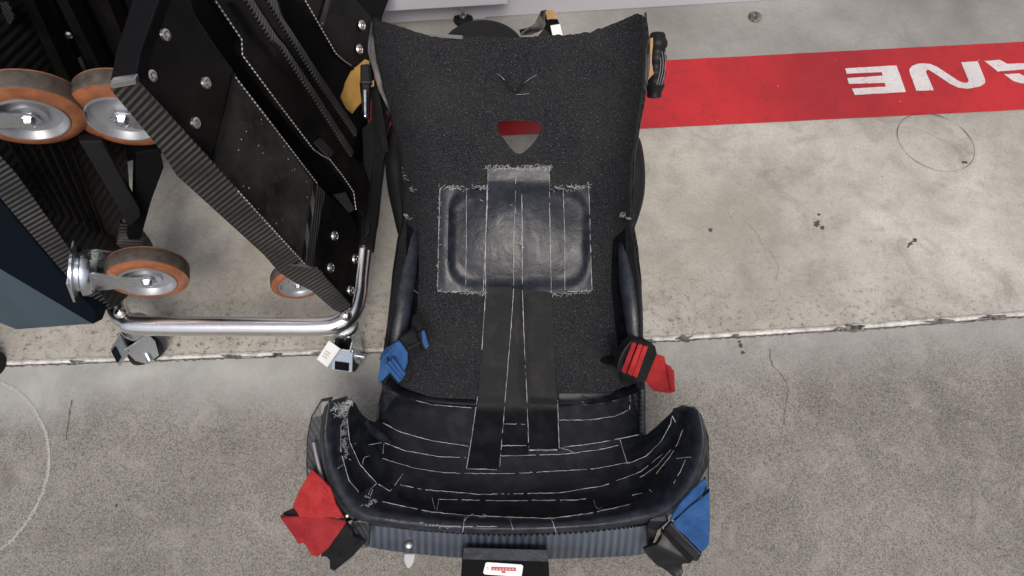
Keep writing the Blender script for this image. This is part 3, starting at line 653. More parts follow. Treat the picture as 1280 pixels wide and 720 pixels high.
# outer carbon shell a little larger, under the foam
G2 = []
for j in range(61):
    row = []
    for i in range(41):
        u = i/40; py = 22+(500-22)*j/60; L, R = interp(LT, py), interp(RT, py)
        eL = interp([(20,4),(60,12),(110,10),(150,3),(200,3),(280,3),(340,4),(420,4),(500,3)], py); eR = interp([(20,5),(80,8),(130,6),(190,4),(280,6),(340,5),(430,3),(500,3)], py)
        px = (L-eL)+((R+eR)-(L-eL))*u; ty = interp(TOP, px)+4; by = BOT(px)-3; yy = ty+(by-ty)*j/60
        L, R = interp(LT, yy), interp(RT, yy); px = (L-eL)+((R+eR)-(L-eL))*u
        row.append((px, yy, zback(min(max(px,L),R), yy)-.030))
    G2.append(row)
sh = grid_solid('outer_shell', G2, .006, MT['carbon_shell'], seat); cut(sh, 1.06)
# hip section
H = [
 [(444,503,.31),(452,517,.26),(466,527,.19),(473,522,.15),(482,492,.12),(540,484,.103),(645,484,.098),(750,484,.103),(797,492,.12),(803,541,.16),(818,535,.20),(832,522,.26),(843,513,.31)],
 [(436,499,.335),(444,520,.28),(458,538,.20),(476,545,.155),(497,550,.13),(560,560,.108),(645,566,.102),(735,562,.108),(785,554,.13),(806,551,.165),(822,545,.21),(840,528,.27),(851,509,.335)],
 [(430,497,.345),(434,525,.29),(448,556,.215),(472,577,.175),(500,589,.15),(565,600,.125),(645,604,.115),(730,600,.125),(785,590,.15),(813,577,.18),(833,560,.23),(852,535,.29),(858,508,.345)],
 [(424,498,.352),(425,535,.31),(438,578,.25),(468,608,.205),(503,621,.175),(568,631,.16),(645,634,.152),(725,631,.16),(782,622,.175),(818,605,.21),(842,582,.26),(861,545,.31),(863,509,.352)],
 [(416,500,.358),(414,545,.333),(426,595,.29),(455,632,.245),(505,643,.218),(570,650,.205),(645,652,.20),(722,649,.205),(780,641,.218),(826,627,.245),(856,598,.29),(872,552,.333),(869,511,.358)],
 [(409,505,.358),(404,548,.338),(413,600,.292),(443,645,.246),(500,656,.22),(570,662,.207),(645,664,.203),(720,661,.207),(785,654,.22),(833,641,.246),(866,605,.292),(881,556,.338),(875,516,.358)],
 [(405,510,.335),(400,550,.31),(409,603,.262),(440,649,.215),(500,661,.19),(570,667,.177),(645,669,.173),(720,666,.177),(785,659,.19),(836,645,.215),(869,608,.262),(883,558,.31),(878,521,.335)]]
rows = [cr(r, 8) for r in H]; nc = len(rows[0]); cols = [cr([r[i] for r in rows], 8) for i in range(nc)]
G3 = [[tuple(cols[i][j]) for i in range(nc)] for j in range(len(cols[0]))]
hip = grid_solid('hip_liner', G3, .02, MT['tape_b'], seat)
bw = bmesh.new(); 
for o in (foam, hip): bw.from_mesh(o.data)
BV = BVHTree.FromBMesh(bw)
# fill for strips crossing the hole-free gap between both liners
def hit(px, py, off=.0):
    d = ray(px, py).normalized(); loc, nrm, idx, dist = BV.ray_cast(EYE, d)
    if loc is None: loc = P(px, py, .12); nrm = Vector((0,0,1))
    if nrm.dot(d) > 0: nrm = -nrm
    return loc - d*off, nrm
def resample(pl, n):
    pl = [Vector((*p, 0)) for p in pl]; L = [0]
    for a, b in zip(pl, pl[1:]): L.append(L[-1]+(b-a).length)
    out = []
    for i in range(n+1):
        s = L[-1]*i/n
        for k in range(len(pl)-1):
            if s <= L[k+1]+1e-6:
                t = (s-L[k])/max(L[k+1]-L[k], 1e-9); out.append(pl[k].lerp(pl[k+1], t)); break
    return out
STRIPS = []
def strip(A, Bp, off=.0016, mat='tape', name='tape_strip'):
    """tape between two pixel polylines, laid on the liners"""
    la = sum(math.dist(p, q) for p, q in zip(A, A[1:])); n = max(4, int(la/5)); a, b = resample(A, n), resample(Bp, n)
    wdt = max((x-y).length for x, y in zip(a, b)); m_ = max(3, int(wdt/4)); top = []
    for i in range(n+1):
        top.append([hit(a[i].lerp(b[i], k/m_).x, a[i].lerp(b[i], k/m_).y, off)[0] for k in range(m_+1)])
    for _ in range(2):   # bridge little steps smoothly, as tape does
        t2 = [r[:] for r in top]
        for i in range(1, n):
            for k in range(m_+1):
                avg = (top[i-1][k]+top[i+1][k])*.5
                d = (top[i][k]-EYE).normalized(); t2[i][k] = EYE + d*min((top[i][k]-EYE).length, ((top[i][k]-EYE).length+(avg-EYE).dot(d))*.5)
        top = t2
    vs = [p for r in top for p in r]; N = len(vs); vs += [p+(p-EYE).normalized()*.0028 for p in vs]; q = lambda i, k: i*(m_+1)+k; fs = []
    for i in range(n):
        for k in range(m_): fs += [(q(i,k), q(i,k+1), q(i+1,k+1), q(i+1,k)), (N+q(i,k), N+q(i+1,k), N+q(i+1,k+1), N+q(i,k+1))]
        fs += [(q(i,0), q(i+1,0), N+q(i+1,0), N+q(i,0)), (q(i,m_), N+q(i,m_), N+q(i+1,m_), q(i+1,m_))]
    for k in range(m_): fs += [(q(0,k), N+q(0,k), N+q(0,k+1), q(0,k+1)), (q(n,k), q(n,k+1), N+q(n,k+1), N+q(n,k))]
    return link(name, vs, fs, MT[mat], seat, True)
def fray(lines, parent, r=.00075, off=.0042, gap=.12, jit=.5, name='frayed_edge'):
    parts = []
    for L in lines:
        ln = sum(math.dist(p, q) for p, q in zip(L, L[1:])); p = resample(L, max(3, int(ln/2.5))); run = []
        for i, q in enumerate(p):
            dens = noise.noise(Vector((q.x*.05, q.y*.05, 4)))
            if random.random() < gap*.22*(1-dens*1.2) or i == len(p)-1:
                if len(run) > 1: 
                    rr = [r*(.62+.75*noise.noise(q_*90)+.35*noise.noise(q_*400)) for q_ in run]; rr = [max(x_, .00022) for x_ in rr]; parts.append(tube_geo(run, rr, 5))
                run = []
            else: run.append(hit(q.x+random.gauss(0,.28*jit), q.y+random.gauss(0,.4*jit), off)[0])
    v_, f_, u_ = join_geo(parts); return link(name, v_, f_, MT['fray'], parent, True)
def fuzz(L, parent, n, spread=3.0, off=.004):
    parts = []; p = resample(L, 80)
    for _ in range(int(n*.75)):
        q = random.choice(p); a = random.uniform(0, 6.28); x, y = q.x+random.gauss(0,spread*.4), q.y+random.gauss(0,spread*.45); pts = []
        for k in range(4):
            pts.append(hit(x, y, off+random.random()*.003)[0]); x += math.cos(a)*spread*.6; y += math.sin(a)*spread*.45; a += random.gauss(0,.9)
        parts.append(tube_geo(pts, .00033, 4))
    v_, f_, u_ = join_geo(parts); o = link('lint', v_, f_, MT['lint'], parent); o['kind'] = 'stuff'; return o
# --- back patch
s1 = strip([(550,236),(548,300),(547,364)], [(584,235),(583,300),(583,365)], .0016, 'tape_b'); fray([[(550,236),(548,300),(547,364),(583,365)],[(583,238),(583,300),(582,364)]], s1); fuzz([(550,235),(607,234)], s1, 70); fuzz([(549,240),(547,360)], s1, 30, 2); fuzz([(547,364),(606,367)], s1, 60, 2.4)
s2 = strip([(583,235),(582,300),(582,365)], [(609,234),(607,300),(606,367)], .0012, 'tape_b'); fray([[(609,234),(607,300),(604,366)]], s2)
s3 = strip([(705,235),(706,300),(707,365)], [(736,233),(738,300),(740,363)], .0016, 'tape_b'); fray([[(736,233),(738,300),(740,363),(707,365)],[(704,238),(706,300),(706,365)]], s3); fuzz([(690,236),(736,232)], s3, 60); fuzz([(690,369),(740,364)], s3, 50, 2.2)
s4 = strip([(687,236),(688,300),(689,368)], [(706,235),(706,300),(707,366)], .0012, 'tape_b')
s5 = strip([(610,210),(609,260),(607,300),(607,362)], [(646,210),(644,260),(642,300),(641,362)], .0026, 'tape_b'); fray([[(610,210),(609,260),(607,300),(607,368)],[(645,212),(644,260),(642,300),(642,362),(638,420),(633,480),(629,530),(624,587)]], s5, .0008)
s6 = strip([(645,210),(643,260),(642,300),(641,362)], [(687,208),(687,260),(688,300),(689,369)], .0034, 'tape_b'); fray([[(687,208),(687,260),(688,300),(689,369)],[(652,230),(653,300),(653,360),(655,420),(658,480),(660,530),(661,563)]], s6, .0008); fuzz([(610,210),(687,209)], s6, 130, 3); fray([[(643,302),(651,304),(656,312)],[(651,303),(653,292)],[(600,250),(607,252)],[(637,256),(643,257)]], s6, gap=.02)
s7 = strip([(608,358),(605,400),(602,440),(597,500),(590,545),(583,586)], [(641,358),(638,400),(635,440),(631,500),(628,545),(624,587)], .0045); fray([[(597,495),(590,545),(583,586),(624,587)],[(607,366),(602,440)]], s7, .0008, .006, .1)
s8 = strip([(655,358),(656,440),(659,500),(661,563)], [(690,366),(692,440),(696,500),(699,563)], .0045); fray([[(661,563),(699,563)],[(661,562),(699,562)],[(697,500),(699,563)]], s8, .0008, .006, .05)
s9 = strip([(641,358),(636,440),(631,500),(626,568)], [(655,358),(656,440),(659,500),(660,568)], .0026)
fray([[(630,530),(659,530)],[(627,557),(660,557)]], s9)
fuzz([(500,205),(512,235),(518,240)], s1, 18, 2.5)
def hs_(A, B, off=.0016, mat='tape_h'): return strip(A, B, off, mat)
# hip strips: (upper line, lower line)
HL = dict(
 a=[(500,489),(515,499),(540,506),(592,510)], b=[(474,526),(500,540),(540,551),(588,558)], c=[(480,553),(505,563),(550,571),(585,572)],
 d=[(478,573),(517,585),(555,591),(600,592),(637,592),(694,589),(742,586),(790,577)], e=[(500,606),(530,612),(600,618),(650,617),(700,616),(755,607),(800,590),(830,566)],
 f=[(500,613),(548,622),(624,626),(720,625),(780,616),(815,598)], g=[(478,627),(510,634),(540,640),(581,644),(630,646),(688,648),(735,642),(790,630)],
 a2=[(699,525),(735,525),(770,520),(787,512)], c2=[(624,570),(701,568),(750,562),(775,556)], b2=[(705,559),(750,553),(801,543)])
k = hs_(HL['a'], [(474,524),(505,536),(545,548),(590,553)]); fray([HL['a']], k)
k = hs_([(474,526),(505,537),(545,549),(590,554)], [(479,553),(505,562),(550,569),(585,571)], .0012); fray([HL['b']], k)
k = hs_([(479,554),(505,563),(550,571),(640,574)], HL['d'][:5], .002); fray([HL['c'], [(460,556),(480,553)],[(480,554),(478,574)]], k)
k = hs_([(699,492),(740,492),(787,489)], [(699,524),(740,524),(787,512)], .0018); fray([HL['a2'],[(787,512),(788,491)]], k)
k = hs_([(699,527),(740,527),(795,515)], [(699,560),(750,553),(801,543)], .0012); fray([HL['b2']], k)
k = hs_([(624,571),(701,569),(750,563),(790,555)], [(624,592),(694,589),(742,586),(790,577)], .002); fray([HL['c2'],[(701,560),(712,563),(720,568)]], k)
k = hs_(HL['d'], [(500,606),(530,612),(575,616),(600,618),(650,617),(700,616),(755,607),(800,592)], .0014); fray([HL['d']], k, .0006, gap=.2)
k = hs_(HL['e'], [(497,622),(548,640),(600,643),(690,646),(735,640),(790,626),(828,600)], .0020); fray([HL['e'],[(546,640),(548,624),(624,626),(720,625),(735,623)],[(540,622),(544,638)]], k, .0006, gap=.22)
k = hs_([(482,629),(540,641),(630,647),(700,647),(790,629)], [(498,653),(560,659),(640,661),(720,658),(788,651)], .0012, 'tape_b'); fray([HL['g'],[(581,645),(578,668)],[(592,642),(584,646),(580,652)],[(637,645),(639,655),(643,665)],[(688,646),(692,656),(696,668)],[(540,657),(579,658),(624,658)]], k, .0007, gap=.16); fuzz([(598,645),(608,644)], k, 20, 1.8)
# right wing
k = hs_([(775,551),(784,579)], [(840,516),(846,530)], .0018) if False else hs_([(775,550),(801,546),(822,537),(841,517)], [(784,579),(808,570),(830,548),(846,524)], .002); fray([[(775,550),(784,580),(808,570),(826,552),(838,530),(840,520)],[(840,520),(846,530)]], k, .0007)
k = hs_([(800,590),(828,562),(846,538),(851,514)], [(815,600),(838,575),(856,545),(858,515)], .0014); fray([[(820,592),(838,570),(848,552),(854,535)],[(800,597),(820,583),(840,560)],[(842,604),(850,590),(858,572)]], k, .00045, gap=.35); fray([[(851,548),(858,547)],[(846,573),(866,571)]], k, .0006)
fray([[(742,625),(745,634),(752,638)],[(750,633),(755,640)],[(790,619),(803,616),(804,619)],[(812,612),(816,616)]], k, .0006, gap=.05)
# left wing
k = hs_([(438,505),(436,530),(440,556),(452,580),(471,603)], [(446,508),(456,525),(466,540),(472,552),(478,570)], .0014); fray([[(434,524),(437,552),(450,581),(471,604)],[(442,556),(446,553)]], k, .0008, gap=.05)
k = hs_([(455,573),(462,592),(472,604),(488,614)], [(464,568),(476,572),(492,584),(504,592)], .0022); fray([[(453,580),(455,572),(464,569)],[(504,592),(498,600),(488,614),(471,604)]], k, .0007, gap=.06)
k = hs_([(426,530),(426,562),(431,580),(450,617)], [(433,530),(436,556),(448,580),(466,606)], .0012); fray([[(426,532),(426,562),(430,579),(436,600),(450,617)],[(430,580),(420,587)]], k, .0007, gap=.06); 
fray([[(471,604),(463,612),(458,625)],[(466,612),(462,622)]], k, .0009, gap=.15)
fl = fuzz([(443,500),(436,503),(430,512),(424,520)], k, 120, 3.2); fuzz([(431,515),(430,545),(434,575)], k, 110, 2.6); fuzz([(415,512),(432,506),(440,500)], k, 60, 3); fuzz([(459,620),(468,628),(455,632)], k, 30, 2.6); fuzz([(520,652),(575,664)], k, 20, 1.8)
# folded piece at left notch
tube('tape_fold', cr([hit(x, y, .006)[0] for x, y in [(458,528),(466,538),(476,546),(487,552)]], 5), [.004]*3+[.008]*10+[.003]*3, MT['tape_b'], seat, 12)
# fold at foot of the back liner
tube('tape_fold', cr([hit(x, y, -.002)[0] for x, y in [(484,474),(500,487),(530,497),(560,501),(597,503)]], 6), .009, MT['tape'], seat, 14, .6)
tube('tape_fold', cr([hit(x, y, -.002)[0] for x, y in [(697,502),(730,500),(765,495),(797,484)]], 6), .009, MT['tape'], seat, 14, .6)
# smooth taped side pads
def pad(pts, rs, name='side_pad'):
    p = cr([P(*q) for q in pts], 6); r = []
    for i in range(len(p)): 
        t = i/(len(p)-1)*(len(rs)-1); a = int(min(t, len(rs)-2)); r.append(rs[a]+(rs[a+1]-rs[a])*(t-a))
    return tube(name, p, r, MT['tape_b'], seat, 20, .8)
pad([(513,272,.27),(512,300,.265),(506,345,.255),(500,390,.245),(494,430,.225),(488,462,.20)], [.006,.016,.020,.019,.016,.012])
strip([(508,278),(508,320),(503,370),(498,420),(494,455)], [(521,292),(524,330),(522,380),(516,415),(502,450)], .002, 'tape')
pad([(783,276,.265),(783,310,.265),(787,350,.26),(791,385,.25),(794,420,.235),(796,450,.22)], [.006,.015,.019,.018,.014,.010])
strip([(766,300),(764,350),(768,400),(774,440)], [(782,285),(782,340),(787,400),(790,440)], .002, 'tape')
fray([[(508,356),(516,361),(525,369)]], foam, .0005, gap=.0)
fuzz([(776,268),(786,272)], foam, 30, 2.5); fuzz([(503,268),(512,272)], foam, 18, 2.5)
# chevron slits in the head area
for pts in ([(624,95),(628,94),(640,108),(644,116),(638,114),(630,104)], [(644,116),(650,104),(656,98),(658,101),(652,112),(648,117)]):
    q = [hit(x, y, .0045)[0] for x, y in pts]; n_ = hit(640,105)[1]; slab('chevron_slit', q, n_, .003, MT['void'], seat)
fray([[(621,92),(627,96),(633,102),(640,108)],[(650,106),(660,100),(673,92)],[(640,118),(652,118),(664,116)]], seat, .00045, gap=.6)
# side flange of carbon shell, left/right, and a grey rod painted as the left rim's soft highlight
sheet('shell_flange', [(416,497,.31),(401,500,.31),(388,522,.30),(383,548,.28),(382,585,.25),(384,600,.245),(405,630,.22),(430,655,.20),(443,650,.20),(415,605,.235),(404,560,.27),(404,520,.30)], .01, MT['carbon_shell'], seat, .003)
tube('rim_highlight', cr([P(x,y,zz) for x,y,zz in [(392,553,.29),(396,572,.285),(402,595,.275),(410,618,.26)]], 6), .0028, MT['edge_grey'], seat, 10)
sheet('shell_flange', [(856,509,.31),(871,510,.31),(880,525,.30),(886,545,.285),(887,580,.26),(887,600,.25),(886,640,.23),(870,655,.21),(842,652,.20),(866,610,.25),(882,560,.285),(876,525,.30)], .01, MT['carbon_shell'], seat, .003)
# dark lower lobes of the shell, bulging out below the foam
for q_ in ([(494,158,.22),(494,195,.22),(497,230,.21),(501,262,.21),(504,292,.21)], [(792,172,.22),(793,200,.22),(793,235,.21),(790,262,.21),(786,285,.21)]):
    p_ = cr([P(*t_) for t_ in q_], 6); tube('lower_lobe', p_, [.010+.011*math.sin(math.pi*(i_/(len(p_)-1))**.8) for i_ in range(len(p_))], MT['rubber'], seat, 20)
# black back edge seen beside the right horn and lower side rail
tube('side_rail', cr([P(x,y,zz) for x,y,zz in [(802,470,.16),(803,500,.15),(803,530,.15),(804,544,.15)]], 5), .006, MT['carbon_shell'], seat, 10)
sheet('side_skirt', [(788,284,.24),(793,286,.23),(798,310,.22),(801,350,.20),(802,400,.19),(803,440,.18),(797,440,.19),(795,380,.21),(791,330,.23)], .006, MT['plastic'], seat)
lbl(sheet('warning_label', [(789.5,310,.238),(794.5,312,.236),(797,350,.226),(792,347,.228)], .001, MT['white'], seat), 'white label on the right shell edge')
sheet('orange_tab', [(798,356,.19),(801.5,357,.19),(803,385,.18),(800,384,.18)], .002, MT['orange_cloth'], seat)
sheet('fabric_wing', [(478,484,.12),(500,492,.12),(484,508,.10),(472,526,.10),(470,526,.10),(473,505,.11)], .006, MT['foam'], seat)
sheet('fabric_wing', [(790,488,.14),(803,484,.14),(804,543,.13),(800,540,.13),(796,515,.13)], .006, MT['foam'], seat)
# underside of the hip shell, tapering down to the floor it stands on
ctr = P(645,600,0); up_ = [PT((x,y,z_-.03)) for x,y,z_ in H[5][2:-2]] + [P(835,580,.12), P(805,555,.09), P(775,520,.07), P(645,510,.06), P(515,520,.07), P(485,555,.09), P(450,585,.12)]
mid_ = [p.lerp(ctr, .18) for p in up_]; lo_ = [p.lerp(ctr, .34) for p in up_]
for p in mid_: p.z = min(p.z*.55, .10)
for p in lo_: p.z = .001
n_ = len(up_); V_ = up_+mid_+lo_
link('shell_underside', V_, [(r*n_+i, r*n_+(i+1)%n_, (r+1)*n_+(i+1)%n_, (r+1)*n_+i) for r in range(2) for i in range(n_)]+[tuple(range(2*n_, 3*n_))], MT['carbon_shell'], seat, True)
# front carbon band
top_ = cr([(460,648,.20),(500,657,.192),(570,664,.18),(640,667,.176),(715,664,.18),(785,657,.192),(812,652,.2)], 8)
bot_ = cr([(461,684,.165),(500,690,.155),(570,697,.14),(640,699,.137),(715,698,.14),(785,695,.155),(809,692,.165)], 8)
g4 = [[tuple(a.lerp(b, k/5)+Vector((0,0,.003*math.sin(math.pi*k/5)))) for a, b in zip(top_, bot_)] for k in range(6)]
fbnd = grid_solid('front_band', g4, .006, MT['carbon_front'], seat)
for s in range(66):
    t = s/65*(len(top_)-1); i = int(min(t, len(top_)-2)); a = top_[i].lerp(top_[i+1], t-i)
    p0 = P(a.x, a.y-1.5, a.z+.008); o = None
    if s == 0: beads = []
    beads.append(tube_geo([p0, P(a.x+.4, a.y+3.2, a.z+.006)], .0021, 6))
v_, f_, u_ = join_geo(beads); b_ = link('edge_stitching', v_, f_, MT['void'], seat, True); b_['kind'] = 'stuff'
b_ = lathe('rivet', [(0,.002),(.003,.002),(.006,.0005),(.0065,0)], P(511,681,.176), img_dirs(511,681,.17)[0], MT['bolt'], seat, 16)
sheet('corner_bracket', [(440,652,.235),(460,648,.235),(462,655,.23),(461,684,.2),(452,686,.2),(440,672,.21),(436,662,.22)], .01, MT['carbon_shell'], seat, .002)
sheet('corner_bracket', [(812,650,.235),(832,643,.24),(836,652,.235),(822,664,.22),(818,676,.21),(809,692,.19),(808,660,.22)], .01, MT['plastic'], seat, .002)
sheet('white_plug', [(505,693,.12),(519,693,.12),(517,704,.11),(512,711,.10),(508,710,.10),(505,702,.11)], .008, MT['lint'], seat, .002)
# black tab with label at the bottom edge
tbx = thing('label_tab', 'unused', 'x'); bpy.data.objects.remove(tbx)
sheet('front_tab', [(578,690,.178),(575,740,.12),(688,742,.12),(685,690,.178)], .004, MT['void'], seat)
sheet('front_tab_tape', [(580,685,.182),(684,688,.182),(686,702,.172),(578,699,.172)], .0015, MT['tape_b'], seat)
PL = Plane((578,690,.178),(575,740,.12),(688,742,.12))
lb = panel('maker_label', PL, [(607,704),(609,703),(652,706),(654,708),(652,720),(649,721),(606,718),(604,716)], .001, MT['white'], seat, .003)
panel('label_print', PL, [(614,709),(645,710),(645,714),(614,713)], .0006, MT['redprint'], lb, .0042)
for q in range(7): panel('label_print', PL, [(616+q*4,710.5),(618.3+q*4,710.6),(618.3+q*4,712.4),(616+q*4,712.3)], .0004, MT['greyprint'], lb, .0050)
panel('label_print', PL, [(627,714.5),(632,714.6),(632,716.5),(627,716.4)], .0006, MT['redprint'], lb, .0042)
panel('label_print', PL, [(609,709),(610.5,709),(610.5,712),(609,712)], .0006, MT['greyprint'], lb, .0042)
# ------------------------------------------------ straps
def strap(label): o = bpy.data.objects.new('pull_strap', None); C.objects.link(o); o.parent = seat; o['label'] = label; return o
# red, lower left
s = strap('folded red strap with black sleeve at lower left corner')
sheet('fold', [(389,588,.30),(411,611,.29),(429,648,.26),(400,647,.25),(374,646,.24),(365,634,.25),(375,611,.27)], .004, MT['red'], s, .0012, 3)
sheet('fold', [(429,652,.25),(404,646,.245),(374,646,.235),(352,645,.22),(350,648,.22),(374,680,.20),(380,679,.20),(389,694,.19),(397,696,.19),(410,686,.20),(431,656,.24)], .004, MT['red_b'], s, .0012, 3)
sheet('fold', [(349,645,.21),(359,646,.212),(382,676,.195),(373,681,.192)], .005, MT['red_b'], s, .0012, 2)
sheet('strap_sleeve', [(432,655,.232),(440,664,.23),(441,671,.225),(447,672,.22),(458,676,.21),(442,694,.19),(417,716,.17),(411,713,.17),(412,701,.17),(408,696,.18),(400,696,.185)], .007, MT['webbing'], s, .0018, 2)
sheet('fold', [(353,642,.215),(366,636,.235),(375,646,.228),(362,648,.218)], .004, MT['webbing'], s)
sheet('backing_edge', [(389,588,.294),(412,608,.285),(433,650,.25),(428,650,.255),(409,614,.283)], .004, MT['webbing'], s)
lathe('pin', [(0,.003),(.0018,.002),(.0024,0)], P(434,645,.262), Vector((0,0,1)), MT['white'], s, 12)
# blue, lower right
s = strap('folded blue strap with black buckle at lower right corner')
sheet('fold', [(882,600,.29),(887,613,.28),(842,650,.25),(838,652,.25),(850,632,.27),(866,612,.285)], .004, MT['blue'], s, .0012, 3)
sheet('fold', [(887,616,.29),(887.5,660,.26),(886,681,.24),(877,691,.23),(860,681,.23),(838,657,.245),(862,634,.27)], .004, MT['blue'], s, .0012, 3)
sheet('backing_edge', [(880,597,.286),(882,596,.286),(883,614,.282),(887,611,.284),(887,616,.28),(878,624,.276)], .003, MT['webbing'], s)
sheet('buckle_bar', [(838,653,.252),(875,691,.235),(878,692,.235),(872,702,.225),(866,701,.225),(829,663,.24)], .009, MT['plastic'], s, .002)
sheet('buckle_slot', [(831,664,.2465),(867,699,.2305),(864,703,.2295),(829,668,.2455)], .002, MT['void'], s)
sheet('strap_sleeve', [(827,662,.236),(826,672,.234),(820,681,.23),(812,683,.225),(804,688,.22),(822,708,.19),(842,722,.17),(851,722,.17),(854,716,.175),(852,708,.18),(855,704,.185),(864,704,.222)], .008, MT['plastic'], s, .002, 2)
# red, right side
s = strap('folded red strap in a black clip on the right side')
sheet('strap_tail', [(822,443,.20),(831,446,.195),(833,458,.185),(842,462,.18),(844,489,.16),(838,491,.16),(817,489,.165),(808,478,.18),(812,455,.19)], .004, MT['red'], s, .0012, 3)
sheet('fold', [(832,455,.192),(839,458,.19),(842,488,.168),(838,489,.168)], .003, MT['red_b'], s, .001, 1)
sheet('clip_body', [(784,431,.28),(792,426,.28),(810,428,.275),(820,434,.265),(822,443,.255),(808,478,.235),(798,478,.235),(786,473,.24),(772,464,.25),(774,448,.26)], .03, MT['webbing'], s, .004)
for q, (dx, zz) in enumerate(((0,.284),(7.5,.290),(14,.288))):
    sheet('fold', [(790+dx,428+dx*.3,zz),(796+dx,430+dx*.3,zz),(782+dx,468+dx*.35,zz-.03),(776+dx,464+dx*.35,zz-.03)], .012, MT['red' if q else 'red_b'], s, .002)
tube('clip_wire', cr([P(x,y,zz) for x,y,zz in [(789,427,.285),(780,438,.28),(774,452,.27),(771,466,.255)]], 5), .0018, MT['plastic'], s, 8)
tube('clip_strap', cr([P(x,y,zz) for x,y,zz in [(757,448,.155),(768,452,.19),(780,452,.23)]], 5), .012, MT['webbing'], s, 10, .35)
sheet('strap_sleeve', [(776,465,.20),(800,478,.18),(806,486,.16),(790,492,.15),(778,480,.17)], .01, MT['webbing'], s, .002)
# blue, left side
s = strap('folded blue strap in a black clip on the left side')
sheet('fold', [(483,438,.26),(496,427,.27),(501,428,.27),(509,442,.26),(509,455,.25),(504,466,.24),(486,452,.25)], .004, MT['blue'], s, .0012, 3)
sheet('fold', [(481,434,.255),(499,425,.27),(478,449,.265),(473,449,.25)], .004, MT['blue'], s, .0012, 1)
sheet('fold', [(475,450,.245),(483,446,.25),(487,466,.235),(478,476,.22),(473,479,.215)], .004, MT['blue'], s, .0012, 2)
for q in range(3):
    sheet('fold', [(480+q*4,457-q*3.5,.268-q*.002),(483+q*4,455-q*3.5,.272-q*.002),(502+q*2.5,476-q*3.5,.245),(498+q*2.5,479-q*3.5,.241)], .006, MT['blue'], s, .0016)
sheet('clip_body', [(499,424,.268),(515,412,.275),(520,417,.27),(524,431,.26),(527,440,.25),(513,452,.235),(507,438,.25)], .018, MT['webbing'], s, .003)
sheet('clip_bar', [(511,433,.268),(526,426,.262),(527,429,.260),(511,437,.265)], .004, MT['plastic'], s, .001)
sheet('strap_web_and_shade', [(517,393,.25),(525,392,.245),(531,413,.245),(522,420,.25),(514,412,.255)], .006, MT['webbing'], s, .0015)
sheet('fold', [(527,414,.262),(531,413,.262),(536,433,.245),(532,437,.243),(528,428,.252)], .006, MT['blue'], s, .0016)
sheet('clip_bar', [(521,416,.258),(527,415,.258),(533,438,.24),(528,440,.24)], .012, MT['webbing'], s, .0016)
# orange, upper left with clip
s = strap('amber strap through a black clip at upper left')
sheet('fold', [(456,74,.37),(461,76,.37),(458,100,.36),(450,104,.35),(452,128,.33),(440,142,.31),(432,136,.31),(425,122,.32),(430,104,.34),(442,86,.36)], .003, MT['orange_cloth'], s, .001, 3)
sheet('clip_body', [(450,80,.385),(461,79,.385),(464,104,.375),(450,104,.375)], .012, MT['plastic'], s, .003)
sheet('clip_body', [(452,104,.378),(462,104,.378),(461,147,.36),(455,148,.36),(452,138,.362)], .009, MT['plastic'], s, .002)
sheet('clip_insert', [(454,112,.384),(458,112,.384),(458,145,.372),(455,146,.372)], .003, MT['zinc'], s, .001)
sheet('fold', [(459,103,.365),(468,100,.36),(468,108,.355),(460,110,.36)], .003, MT['tan'], s, .001)
sheet('strap_web_and_shade', [(461,108,.34),(472,104,.34),(480,150,.29),(486,190,.25),(480,190,.25),(470,150,.29)], .006, MT['webbing'], s, .001)
sheet('black_binding', [(460,24,.44),(468,23,.45),(470,60,.42),(480,100,.39),(493,142,.35),(504,190,.31),(500,190,.30),(486,144,.33),(472,104,.365),(459,62,.40)], .012, MT['webbing'], s, .003)
sheet('rim_edge', [(458,27,.425),(465,26,.435),(465,60,.405),(461,64,.40)], .008, MT['tape_b'], s, .003)
sheet('strap_web_and_shade', [(466,98,.33),(481,112,.30),(484,132,.28),(481,150,.26),(483,185,.24),(478,205,.22),(470,190,.22),(464,150,.26)], .008, MT['webbing'], s, .002)  # black sheet added as dark shade over the red stripe beside the seat
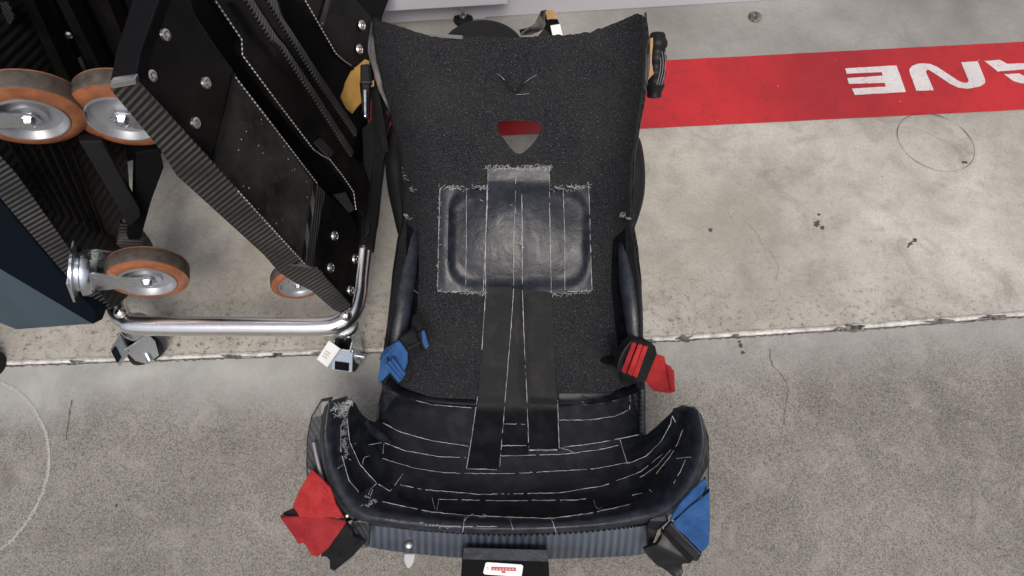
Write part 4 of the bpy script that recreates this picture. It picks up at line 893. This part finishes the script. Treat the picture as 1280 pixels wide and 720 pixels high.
# upper right: binding, green edge, tan strap, ribbed roller
s = strap('green and tan strap edge beside a ribbed black roller at upper right')
sheet('black_binding', [(803,18,.45),(808,22,.44),(811,60,.41),(809,100,.38),(800,150,.335),(792,200,.29),(789,200,.30),(797,150,.345),(804,100,.39),(805,60,.42)], .014, MT['webbing'], s, .003)
sheet('fold', [(807,15,.43),(809,15,.43),(809,38,.415),(813,50,.40),(813,75,.39),(806,85,.39),(805,40,.42)], .003, MT['green'], s, .001)
sheet('fold', [(812,48,.40),(816,47,.40),(815,78,.38),(818,92,.37),(812,98,.37),(808,102,.37),(811,75,.385)], .003, MT['tan'], s, .001, 2)
v0, r0, d0 = img_dirs(822,80,.36)
rp = []
for i in range(9):
    h = -.052+i*.013; rp += [(.017+(.003 if i % 2 else 0)*(1), h), (.017+(.003 if i % 2 else 0), h+.009)]
prof = [(0,-.056),(.010,-.055)]+[(r_*(.95 if abs(h_) < .045 else .8), h_) for r_, h_ in rp]+[(.010,.063),(0,.064)]
lathe('ribbed_roller', prof, P(820,79,.36), d0, MT['rubber'], s, 28)
for q in (-1,0,1): tube('roller_band', cr([P(824+q*3+2*math.sin(math.pi*k/6)*2.5, 52+k*9, .384-.004*abs(q)) for k in range(7)], 3), .0007, MT['edge_grey'], s, 6)
# ================================================================== things behind the head end
ob = thing('metal_bracket', 'shiny bent metal bracket with amber protective film behind the seat top', 'bracket')
sheet('bracket_arm', [(648,38,.30),(660,34,.31),(668,30,.32),(676,14,.36),(684,12,.37),(686,22,.35),(684,34,.33),(664,44,.29),(650,46,.29)], .004, MT['steel'], ob, .001, 1)
sheet('amber_film', [(682,14,.372),(690,12,.372),(696,18,.365),(697,24,.36),(690,23,.358),(684,25,.358)], .0015, MT['tan'], ob, .0006)
sheet('bracket_head', [(684,24,.355),(697,24,.358),(701,34,.345),(703,46,.33),(690,46,.33),(672,46,.33),(680,36,.34)], .003, MT['gloss'], ob, .001)
sheet('white_pad', [(688,32,.352),(700,30,.354),(704,46,.338),(691,46,.338)], .002, MT['white'], ob)
ob = thing('undertray', 'narrow grey carbon tray edge showing below the seat top, left of centre', 'tray')
sheet('tray_top', [(534,42,.38),(578,45,.38),(578,49,.375),(534,46,.375)], .003, MT['rim'], ob)
sheet('tray_weave', [(534,46,.373),(580,48,.373),(580,60,.34),(534,58,.34)], .003, MT['carbon_rib'], ob)
c = P(604,84,.09); 
tag(lathe('black_drum', [(0,.05),(.088,.05),(.098,.046),(.103,.035),(.105,.0),(.10,-.085)], c, Vector((0,0,1)), MT['rubber'], None, 56), 'round matt black drum lid just behind the seat top edge', 'drum')
print('tris', sum(len(o.data.polygons) for o in bpy.data.objects if o.type == 'MESH'))
